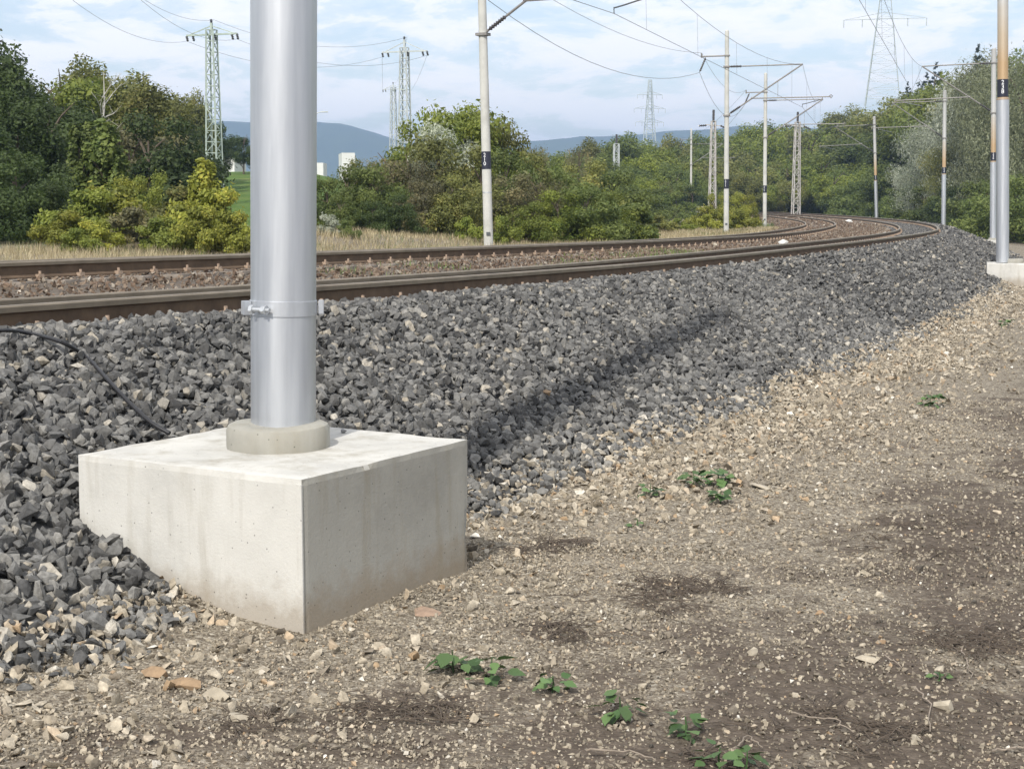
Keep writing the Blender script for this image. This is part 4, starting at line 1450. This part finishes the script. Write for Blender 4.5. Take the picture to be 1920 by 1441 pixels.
# wood round the bend
rr = random.Random(12)
WB = 'wood round the outside of the bend'
sky_px = [1000, 1040, 1100, 1160, 1250, 1300, 1350, 1420, 1480, 1530, 1580, 1640, 1700, 1760, 1820, 1900, 1990]
sky_y = [300, 280, 264, 258, 258, 258, 246, 238, 232, 220, 211, 193, 172, 158, 140, 96, 76]
dist_px = [1000, 1150, 1300, 1450, 1600, 1700, 1800, 1900, 1990]
dist_d = [120, 140, 165, 190, 195, 165, 135, 112, 100]
MLIST = ['leaf_mid', 'leaf_mid', 'leaf_bright', 'leaf_bright', 'leaf_olive']
LWORD = {'leaf_mid': 'mid green', 'leaf_bright': 'bright green', 'leaf_dark': 'dark green', 'leaf_olive': 'olive'}
LAND = [(1156, 'white lattice mast'), (1219, 'far three-armed pylon'), (1338, 'pale lattice mast'), (1363, 'bracketed concrete pole'), (1434, 'slimmer concrete pole'), (1496, 'rust-streaked lattice mast'), (1643, 'far slim silver mast'), (1769, 'silver mast before the willow'), (1870, 'two silver masts with ochre tops')]


def landmark(px): return min(LAND, key=lambda q: abs(q[0] - px))[1]


ROWN = ('back-row', 'middle-row', 'front-row')
for row, (k0, k1, step) in enumerate(((1.22, 1.0, 27), (1.0, .70, 30), (.88, .42, 32))):
    px = 995 + row * 9
    while px < 1990:
        d = float(np.interp(px, dist_px, dist_d)) * k0 * rr.uniform(.96, 1.05)
        yt = float(np.interp(px, sky_px, sky_y))
        ty = 383 - (383 - yt) * (k1 + rr.uniform(-.10, .07))
        m = rr.choice(MLIST if px < 1470 else ['leaf_bright', 'leaf_bright', 'leaf_mid', 'leaf_bright', 'leaf_olive'])
        if not (row > 0 and px > 1690):
            plant_px(rr.choice(['round', 'round2', 'broad', 'broad']), px, d, ty, m, LWORD[m] + ' ' + ROWN[row] + ' tree of the wood behind the ' + landmark(px), grp=WB, rx=rr.uniform(1.0, 1.45))
        px += step * rr.uniform(.75, 1.25)
# low dark scrub closing the foot of the wood behind the tracks
for px, d, ty in [(1575, 168, 345), (1600, 166, 335), (1625, 160, 330), (1665, 150, 350), (1690, 142, 345), (1715, 130, 352), (1740, 122, 345), (1770, 116, 350), (1800, 110, 340), (1830, 100, 345), (1855, 96, 330), (1885, 90, 335), (1905, 84, 322), (1935, 80, 320), (1225, 118, 350), (1265, 126, 340), (1300, 134, 345), (1440, 178, 345), (1465, 180, 350), (1190, 100, 340)]:
    plant_px(rr.choice(['bush', 'bush2', 'round']), px, d, ty, rr.choice(['leaf_dark', 'leaf_mid', 'leaf_mid']), 'undergrowth bush at the wood foot behind the ' + landmark(px), grp='undergrowth at the foot of the wood', rx=1.3, name='bush', cat='bush')
for px, d, ty, k, m, lab, rx in [(1822, 122, 124, 'willow', 'leaf_silver', 'large silver-leaved willow on the slope', .62), (1755, 126, 225, 'willow', 'leaf_silver', 'lower silver-leaved willow reaching down the slope', .85), (1868, 112, 88, 'willow', 'leaf_sage', 'tall olive-silver willow behind the masts', .62), (1845, 118, 160, 'willow', 'leaf_silver', 'silver willow crown behind the second mast', .9), (1728, 130, 290, 'willow', 'leaf_silver', 'low silver willow bough at the edge of the slope', .8), (1925, 100, 70, 'willow', 'leaf_sage', 'tall olive willow at the end of the slope', .7), (1795, 118, 260, 'willow', 'leaf_olive', 'olive willow under the silver one', .9)]:
    plant_px(k, px, d, ty, m, lab, rx=rx, name='willow', cat='tree', grp='willows on the slope')
for px, d, ty, h in [(1703, 240, 150, 5), (1738, 235, 132, 7.5), (1757, 232, 112, 8.5), (1724, 238, 150, 6), (1836, 215, 78, 9)]:
    t = at(px, ty, d=d)
    plant('conifer', t.x, t.y, h, 'leaf_conifer', 'dark pine standing up from the ridge', grp='pines on the ridge', name='pine_tree', cat='tree', z=t.z - h, rx=1.1)

# ------------------------------------------------------------------ dry grass and weeds (stuff)
def blades(name, s0, s1, u0, u1, n, hmin, hmax, m, seed, wid=.012, parent=None, dens=None):
    g = np.random.default_rng(seed)
    s = g.uniform(s0, s1, n); u = g.uniform(u0, u1, n)
    X, Y = path(s, u)
    if dens is not None:
        k = g.random(n) < dens(X, Y, u); s, u, X, Y = s[k], u[k], X[k], Y[k]; n = len(s)
    Z = np.maximum(terrain(X, Y), np.where(u > -8.2, bed_z(s, u), -9)) - .01
    a = g.uniform(0, 6.28, n); h = g.uniform(hmin, hmax, n) * (.6 + .8 * vnoise(X * .8, Y * .8, seed)); lean = g.uniform(.1, .9, n) * h
    wv = np.stack([-np.sin(a), np.cos(a), 0 * a], -1) * (wid * np.maximum(1, Y / 25))[:, None]
    P = np.stack([X, Y, Z], -1)
    mid = P + np.stack([np.cos(a) * lean * .35, np.sin(a) * lean * .35, h * .6], -1)
    tip = P + np.stack([np.cos(a) * lean, np.sin(a) * lean, h], -1)
    q = np.stack([P - wv, P + wv, tip], 1)
    me = fast_mesh(name, q.reshape(-1, 3), np.arange(n * 3).reshape(-1, 3), np.repeat(g.random(n), 3))
    o = link(name, me, parent, m)
    o['kind'] = 'stuff'
    return o


o = blades('dry_grass', 4, 75, -14.5, -7.2, 115000, .05, .22, 'straw', 3, .0045); tag(o, 'straw-coloured dry grass along the far edge of the tracks', 'grass')
o = blades('green_grass', 4, 90, -15, -7.6, 26000, .08, .28, 'grass_green', 4, .0035, dens=lambda X, Y, u: (vnoise(X * .5, Y * .5, 8) > .5) * .9); tag(o, 'patches of green grass among the dry grass', 'grass')
o = blades('verge_grass', 45, 150, 5.5, 12, 12000, .15, .5, 'grass_green', 6, .010); tag(o, 'green grass at the foot of the wood outside the bend', 'grass')
o = blades('track_weeds', 8, 24, -4.0, -2.4, 2600, .03, .12, 'grass_green', 7, .006, dens=lambda X, Y, u: (vnoise(X * .9, Y * .9, 15) > .62) * 1.0); tag(o, 'small green weeds growing between the two tracks', 'weeds')

# ------------------------------------------------------------------ buildings and wall beyond
def house(px, ytop, d, w_, dep, h, label, rz, roof=True):
    t = at(px, ytop, d=d)
    g = float(terrain(t.x, t.y))
    H = t.z - g
    root = empty('building', (t.x, t.y, g), rz); tag(root, label, 'building')
    hw = H - (1.6 if roof else 0)
    MB().box((0, 0, hw / 2), (w_, dep, hw)).build('wall', 'render_white', root)
    if roof:
        r = MB(); e = .3
        r.add([(-w_ / 2 - e, -dep / 2 - e, hw), (w_ / 2 + e, -dep / 2 - e, hw), (w_ / 2 + e, dep / 2 + e, hw), (-w_ / 2 - e, dep / 2 + e, hw), (-w_ / 2 - e, 0, H), (w_ / 2 + e, 0, H)], [(0, 1, 5, 4), (2, 3, 4, 5), (0, 4, 3), (1, 2, 5), (3, 2, 1, 0)])
        r.build('roof', 'roof_red', root)


house(650, 288, 230, 1.9, 7, 6, 'white flat-fronted building half hidden by the thicket', R_(10), False)
house(432, 296, 150, 1.9, 4, 5, 'small white building by the lone tree beyond the meadow', R_(-6), False)
house(602, 306, 260, 1.3, 5, 4, 'low pale building far behind the silver mast', 0, False)
t = at(1285, 385, d=128)
g0 = float(terrain(t.x, t.y))
wl = empty('low_wall', (t.x, t.y, g0)); tag(wl, 'low grey concrete wall with pale coping beyond the old siding', 'wall')
for k in range(6):
    MB().box((-2.6 + k * 1.05, 0, .4), (1.03, .25, max(.8, t.z - g0 - .1) * 1.0)).build('panel', 'wall_concrete', wl)
MB().box((0, 0, .4 + max(.8, t.z - g0 - .1) / 2 + .06), (6.4, .34, .11)).build('coping', 'stone_tan', wl)
# street lamp whose arm shows past the near mast
t = at(611, 210, d=135)
g0 = float(terrain(t.x, t.y))
lm = empty('street_lamp', (t.x - .9, t.y, g0)); tag(lm, 'street lamp arm peeping out behind the near silver mast', 'lamp')
hl = t.z - g0
MB().tube([(0, 0, -.1), (0, 0, hl - .4), (.15, 0, hl - .1), (.5, 0, hl)], [.08, .05, .04, .04], 8).build('pole', 'steel_lattice', lm, True)
MB().box((.78, 0, hl), (.62, .2, .10)).build('lamp_head', 'steel_lattice', lm, bevel=.02)

# ------------------------------------------------------------------ single things lying about
def boulder(name, px, py, d, size, m, label, cat='stone', sq=(1, .8, .7), z=None, rot=None, seed=1, n=16):
    v, f = hull_variants(1, n, seed)[0]
    v = v / np.abs(v).max(0) * np.array(sq) * size / 2
    me = fast_mesh(name, v, f); me.materials.append(MATS[m])
    o = link(name, me)
    p = at(px, py, d=d) if z is None else at(px, py, z=z)
    o.location = p
    o.rotation_euler = rot or (0, 0, random.uniform(0, 6))
    tag(o, label, cat)
    return o


def on_bed(px, s_hint_u, dz):
    ss = np.linspace(0, 60, 1200)
    X, Y = path(ss, s_hint_u)
    pxx = IW / 2 + FPX * X / (Y * CP)
    i = int(np.argmin(np.abs(pxx - px)))
    return Vector((float(X[i]), float(Y[i]), float(bed_z(ss[i], s_hint_u)) + dz))


o = boulder('boulder', 1470, 452, 30, .26, 'stone_white', 'white painted boulder lying between the tracks', sq=(1, .8, .75)); o.location = on_bed(1470, -2.75, .06)
o = boulder('boulder', 1345, 444, 30, .13, 'stone_tan', 'small pale boulder by the inner rail', sq=(1, .8, .6), seed=2); o.location = on_bed(1343, -3.95, .03)
o = boulder('boulder', 1565, 412, 70, .5, 'stone_white', 'white stone far along between the tracks', sq=(1, .5, .45), seed=3); s_ = 96; X, Y = path(s_, -2.6); o.location = (float(X), float(Y), float(bed_z(s_, -2.6)) + .08)
o = boulder('boulder', 1168, 510, 17, .05, 'stone_white', 'small white stone on the crest of the ballast shoulder', sq=(.6, .6, 1), seed=4); X, Y = path(10.3, .5); o.location = (float(X), float(Y), float(bed_z(10.3, .5)) + .03)


def lay(px, py, size, m, label, sq, seed, z=.04, cat='stone', lift=.0, rot=None):
    p = at(px, py, z=z)
    s_, u_ = inv(p.x, p.y)
    for _ in range(4):
        s_, u_ = inv(p.x, p.y)
        zz_ = float(max(terrain(p.x, p.y), bed_z(s_, u_) if u_ < 3.0 else -9)) + size * sq[2] * .25 + lift
        p = at(px, py, z=zz_)
    v, f = hull_variants(1, 14, seed)[0]
    v = v / np.abs(v).max(0) * np.array(sq) * size / 2
    me = fast_mesh('stone', v, f); me.materials.append(MATS[m])
    o = link('stone', me); o.location = p
    o.rotation_euler = rot or (random.uniform(-.2, .2), random.uniform(-.2, .2), random.uniform(-.4, .4))
    tag(o, label, cat)
    return o


lay(1025, 736, .062, 'stone_orange', 'single orange stone on the dark ballast', (1, .8, .8), 21, .3, lift=.03)
lay(760, 752, .06, 'stone_tan', 'pale tan stone on the ballast behind the concrete block', (1, .8, .9), 22, .4, lift=.03)
lay(290, 1262, .10, 'stone_orange', 'rounded orange stone at the toe of the ballast', (1, .6, .6), 23)
lay(345, 1283, .125, 'stone_orange', 'flat rust-orange slab stone at the toe of the ballast', (1, .45, .4), 24)
lay(410, 1302, .13, 'stone_tan', 'large pale slab stone below the rust-orange slab', (1, .5, .4), 25)
lay(445, 1342, .075, 'stone_tan', 'rounded cream stone near the dry roots', (1, .7, .7), 26)
lay(800, 1148, .13, 'stone_brown', 'flat brown tile fragment beside the concrete block', (1, .75, .15), 27)
lay(1425, 912, .16, 'stone_tan', 'flat pale slab behind the nettle clump', (1, .7, .2), 28)
lay(18, 964, .07, 'stone_tan', 'pale squarish stone at the left of the ballast', (1, .6, .5), 29, .3, lift=.03)
lay(75, 1062, .10, 'stone_brown', 'brownish long stone in the ballast beside the block', (1, .55, .5), 30, .2, lift=.03)
lay(1410, 1222, .045, 'stone_tan', 'round cream pebble on bare earth', (1, .8, .8), 31)
lay(1535, 1148, .05, 'stone_orange', 'ochre pebble on bare earth', (1, .6, .5), 32)
lay(1652, 1203, .055, 'stone_orange', 'orange flake of stone on dark earth', (1, .5, .3), 33)
lay(1625, 1235, .085, 'stone_tan', 'long pale pebble on dark earth', (1, .5, .4), 34)
lay(1772, 1322, .075, 'stone_tan', 'large pale stone among dry twigs', (1, .8, .6), 35)
lay(1716, 1387, .045, 'stone_tan', 'yellowish pebble among dry twigs', (.8, .9, .9), 36)
lay(1762, 1252, .045, 'stone_tan', 'pale pebble beside a tiny green weed', (1, .8, .7), 37)
lay(985, 868, .135, 'stone_tan', 'oblong pale brick-shaped stone at the toe of the ballast', (1, .5, .42), 38, .08, lift=.03)
# pebble on the block's top
o = lay(643, 808, .035, 'stone_grey', 'small dark stone lying on the concrete block', (1, .8, .7), 39, .56)
o.location = at(643, 808, z=FTOP + .008)

# black hose over the ballast
def surf(px, py, lift):
    z = .4
    for _ in range(12):
        p = at(px, py, z=z)
        s_, u_ = inv(p.x, p.y)
        z = .5 * z + .5 * (float(bed_z(s_, u_)) + lift)
    return at(px, py, z=z)


hp = [surf(x, y, .072) for x, y in ((-60, 628), (10, 619), (60, 626), (115, 641), (160, 668), (205, 715), (250, 762), (285, 793), (318, 812))]
fine = []
for i in range(len(hp) - 1):
    p0, p1, p2, p3 = hp[max(i - 1, 0)], hp[i], hp[i + 1], hp[min(i + 2, len(hp) - 1)]
    for k in range(5):
        t = k / 5
        fine.append(.5 * ((2 * p1) + (-p0 + p2) * t + (2 * p0 - 5 * p1 + 4 * p2 - p3) * t * t + (-p0 + 3 * p1 - 3 * p2 + p3) * t ** 3))
fine.append(hp[-1])
o = MB().tube(fine, .0105, 10).build('cable', 'hose', None, True)
tag(o, 'black cable lying over the ballast beside the silver mast', 'cable')

# nettle-like seedlings: one object each, leaves are parts
def leaf_shape():
    n = 7
    V = [(0, 0, 0)]; F = []
    prof_ = [0, .30, .42, .40, .33, .22, .10, 0]
    for i in range(1, n + 1):
        x = i / n; wv = prof_[i] * (1.12 if i % 2 else .9)
        zc = -.10 * x * x
        V += [(x, wv, zc + .10 * wv), (x * 1.02, 0, zc - .02), (x, -wv, zc + .10 * wv)]
    for i in range(n):
        a = 1 + 3 * (i - 1); b = 1 + 3 * i
        if i == 0: F += [(0, b, b + 1), (0, b + 1, b + 2)]
        else: F += [(a, b, b + 1), (a, b + 1, a + 1), (a + 1, b + 1, b + 2), (a + 1, b + 2, a + 2)]
    V = np.array(V); F = np.array(F)[:, ::-1]
    me = fast_mesh('leaf', V, F, np.full(len(V), .5), True); return me


def leaf_var(v):
    me = leaf_shape(); me.attributes['rnd'].data.foreach_set('value', np.full(len(me.vertices), v, np.float32)); me.materials.append(MATS['leaf_weed']); return me


LEAVES = [leaf_var(v) for v in (.15, .45, .7, .95)]
SEED = [(850, 1250, .075, 9, 'two-headed green seedling on the light gravel beside the block'), (920, 1265, .075, 7, 'broad-leaved seedling just right of the two-headed one'), (1035, 1288, .055, 9, 'dull flat seedling trailing over a dry root'),
        (1160, 1335, .065, 10, 'dark green seedling between dry twigs'), (1285, 1370, .06, 9, 'sprawling bright seedling on bare earth'), (1350, 1428, .06, 7, 'fresh green seedling at the near edge of the path'), (1398, 1432, .055, 7, 'brightest light green seedling next to pale twigs'),
        (1218, 925, .07, 7, 'small seedling left of the large nettle clump'), (1300, 908, .08, 10, 'dark nettle clump on the gravel near the pale slab'), (1345, 905, .085, 12, 'large dark nettle clump on the gravel near the pale slab'), (1352, 938, .07, 7, 'bright young nettle in front of the large clump'), (1195, 980, .04, 5, 'tiny seedling in a shadowed hollow of the gravel'),
        (1745, 757, .09, 11, 'low green weed patch on the far gravel'), (1885, 612, .10, 10, 'far green weed beside the path edge'), (1760, 1265, .03, 5, 'tiny green weed under the pale pebble'), (1570, 575, .08, 7, 'small weed at the toe of the far ballast')]
sr = random.Random(4)
for px, py, L_, n, lab in SEED:
    L_ *= 1.2; n = int(n * 2)
    p = at(px, py, z=.03)
    for _ in range(3): p = at(px, py, z=float(terrain(p.x, p.y)) + .02)
    p.z -= .02
    root = empty('seedling', p, sr.uniform(0, 6.3)); tag(root, lab, 'seedling')
    MB().tube([(0, 0, -.01), (.004, .003, L_ * .5), (0, .004, L_ * .9)], [.004, .003, .002], 6).build('stem', 'leaf_weed', root, True)
    for k in range(n):
        o = link('leaf', sr.choice(LEAVES), root)
        a = k * 2.4 + sr.uniform(-.4, .4)
        z = L_ * sr.uniform(.2, .95)
        r0 = sr.uniform(.05, .75) * L_
        o.location = (r0 * math.cos(a), r0 * math.sin(a), z)
        ll = L_ * sr.uniform(.35, .8)
        o.scale = (ll, ll, ll)
        o.rotation_euler = (sr.uniform(-.5, .5), sr.uniform(-.35, .55), a + sr.uniform(-.5, .5))

# dry roots and twigs
def strands(name, cx, cy, rx, ry, n, m, seed, length=.16, rad=.0022):
    g = random.Random(seed)
    b = MB()
    for k in range(n):
        a = g.uniform(0, 6.28); q = math.sqrt(g.random())
        c = at(cx + 1.25 * rx * q * math.cos(a), cy + 1.25 * ry * q * math.sin(a), z=.02)
        if float(vnoise(c.x * 5, c.y * 5, 77)) < .42 + .25 * q: continue
        d = g.uniform(0, 6.28); l = length * g.uniform(.4, 1.3)
        pts = []
        x, y = c.x, c.y
        for i in range(5):
            pts.append((x, y, float(terrain(x, y)) + .006 + .014 * math.sin(i / 4 * math.pi) * g.uniform(.1, 1.6)))
            d += g.uniform(-.6, .6); x += math.cos(d) * l / 4; y += math.sin(d) * l / 4
        b.tube(pts, [rad, rad, rad * .9, rad * .7, rad * .4], 4, False)
    return b.build(name, m, None)


for i, (cx, cy, rx, ry, n, lab) in enumerate(MATS_ROOT):
    o = strands('dry_roots', cx, cy, rx, ry, n, 'roots', 60 + i)
    tag(o, lab, 'dry roots', kind='stuff')
for i, (pts, lab) in enumerate([([(1480, 1336), (1530, 1346), (1570, 1350), (1600, 1372)], 'long pale bent twig across dark earth'), ([(1802, 1215), (1815, 1245), (1821, 1268)], 'short pale twig standing out on dark earth'), ([(1095, 1408), (1180, 1407), (1230, 1425)], 'pale twig beside the dark green seedling'), ([(1860, 1408), (1890, 1404), (1935, 1398)], 'pale forked twig at the edge of the path'), ([(1660, 1228), (1690, 1250)], 'thin pale straw near the orange flake'), ([(1375, 1405), (1400, 1380), (1430, 1400)], 'pale hooked twig by the brightest seedling'), ([(1718, 1290), (1745, 1320), (1744, 1370)], 'curved pale twig left of the large pale stone')]):
    q = []
    for x, y in pts:
        p = at(x, y, z=.02); p = at(x, y, z=float(terrain(p.x, p.y)) + .015); q.append(p)
    q2 = []
    for a_, b_ in zip(q[:-1], q[1:]):
        for k_ in range(5): q2.append(a_.lerp(b_, k_ / 5) + Vector((random.gauss(0, .004), random.gauss(0, .004), abs(random.gauss(0, .004)))))
    q2.append(q[-1])
    b = MB(); b.tube(q2, [.0032 * (1 - .6 * k_ / len(q2)) for k_ in range(len(q2))], 6)
    o = b.build('twig', 'twig', None, True); tag(o, lab, 'twig', 'pale twigs on the earth')
# long dark creeping root further back and the one near the far foundation
for pts, lab in (([(1150, 880), (1165, 850), (1180, 838)], 'thin dark twig sticking up from the gravel by the ballast toe'), ([(1850, 560), (1880, 566), (1925, 572)], 'dark stick lying in front of the block numbered mast')):
    q = []
    for x, y in pts:
        p = at(x, y, z=.02)
        for _ in range(3): p = at(x, y, z=float(terrain(p.x, p.y)) + .02)
        q.append(p)
    b = MB(); b.tube(q, .005, 6); o = b.build('stick', 'roots', None, True); tag(o, lab, 'stick')

# old siding: one rusty rail curving through the scrub
q = [at(x, y, z=None, d=d) for x, y, d in ((1222, 405, 100), (1250, 410, 92), (1275, 418, 84), (1297, 430, 74))]
q = [Vector((p.x, p.y, float(terrain(p.x, p.y)) + .12)) for p in q]
b = MB(); b.tube(q, .07, 6); o = b.build('old_rail', 'rail_side', None, True); tag(o, 'rusty rail of an old siding curving through the scrub', 'rail')

# ------------------------------------------------------------------ haze
hb = MB().box((0, 1450, 76), (3800, 4400, 160)).mesh('haze', 'wire')
hb.materials.clear()
hm = bpy.data.materials.new('haze'); hm.use_nodes = True
ht = hm.node_tree
for n in list(ht.nodes): ht.nodes.remove(n)
pv = ht.nodes.new('ShaderNodeVolumePrincipled')
pv.inputs['Color'].default_value = (.47, .66, 1.0, 1)
pv.inputs['Density'].default_value = .00036
pv.inputs['Anisotropy'].default_value = .2
ho = ht.nodes.new('ShaderNodeOutputMaterial')
ht.links.new(pv.outputs[0], ho.inputs['Volume'])
hb.materials.append(hm)
hz = link('haze', hb)
tag(hz, 'thin blue haze of the distant air', 'haze', kind='stuff')
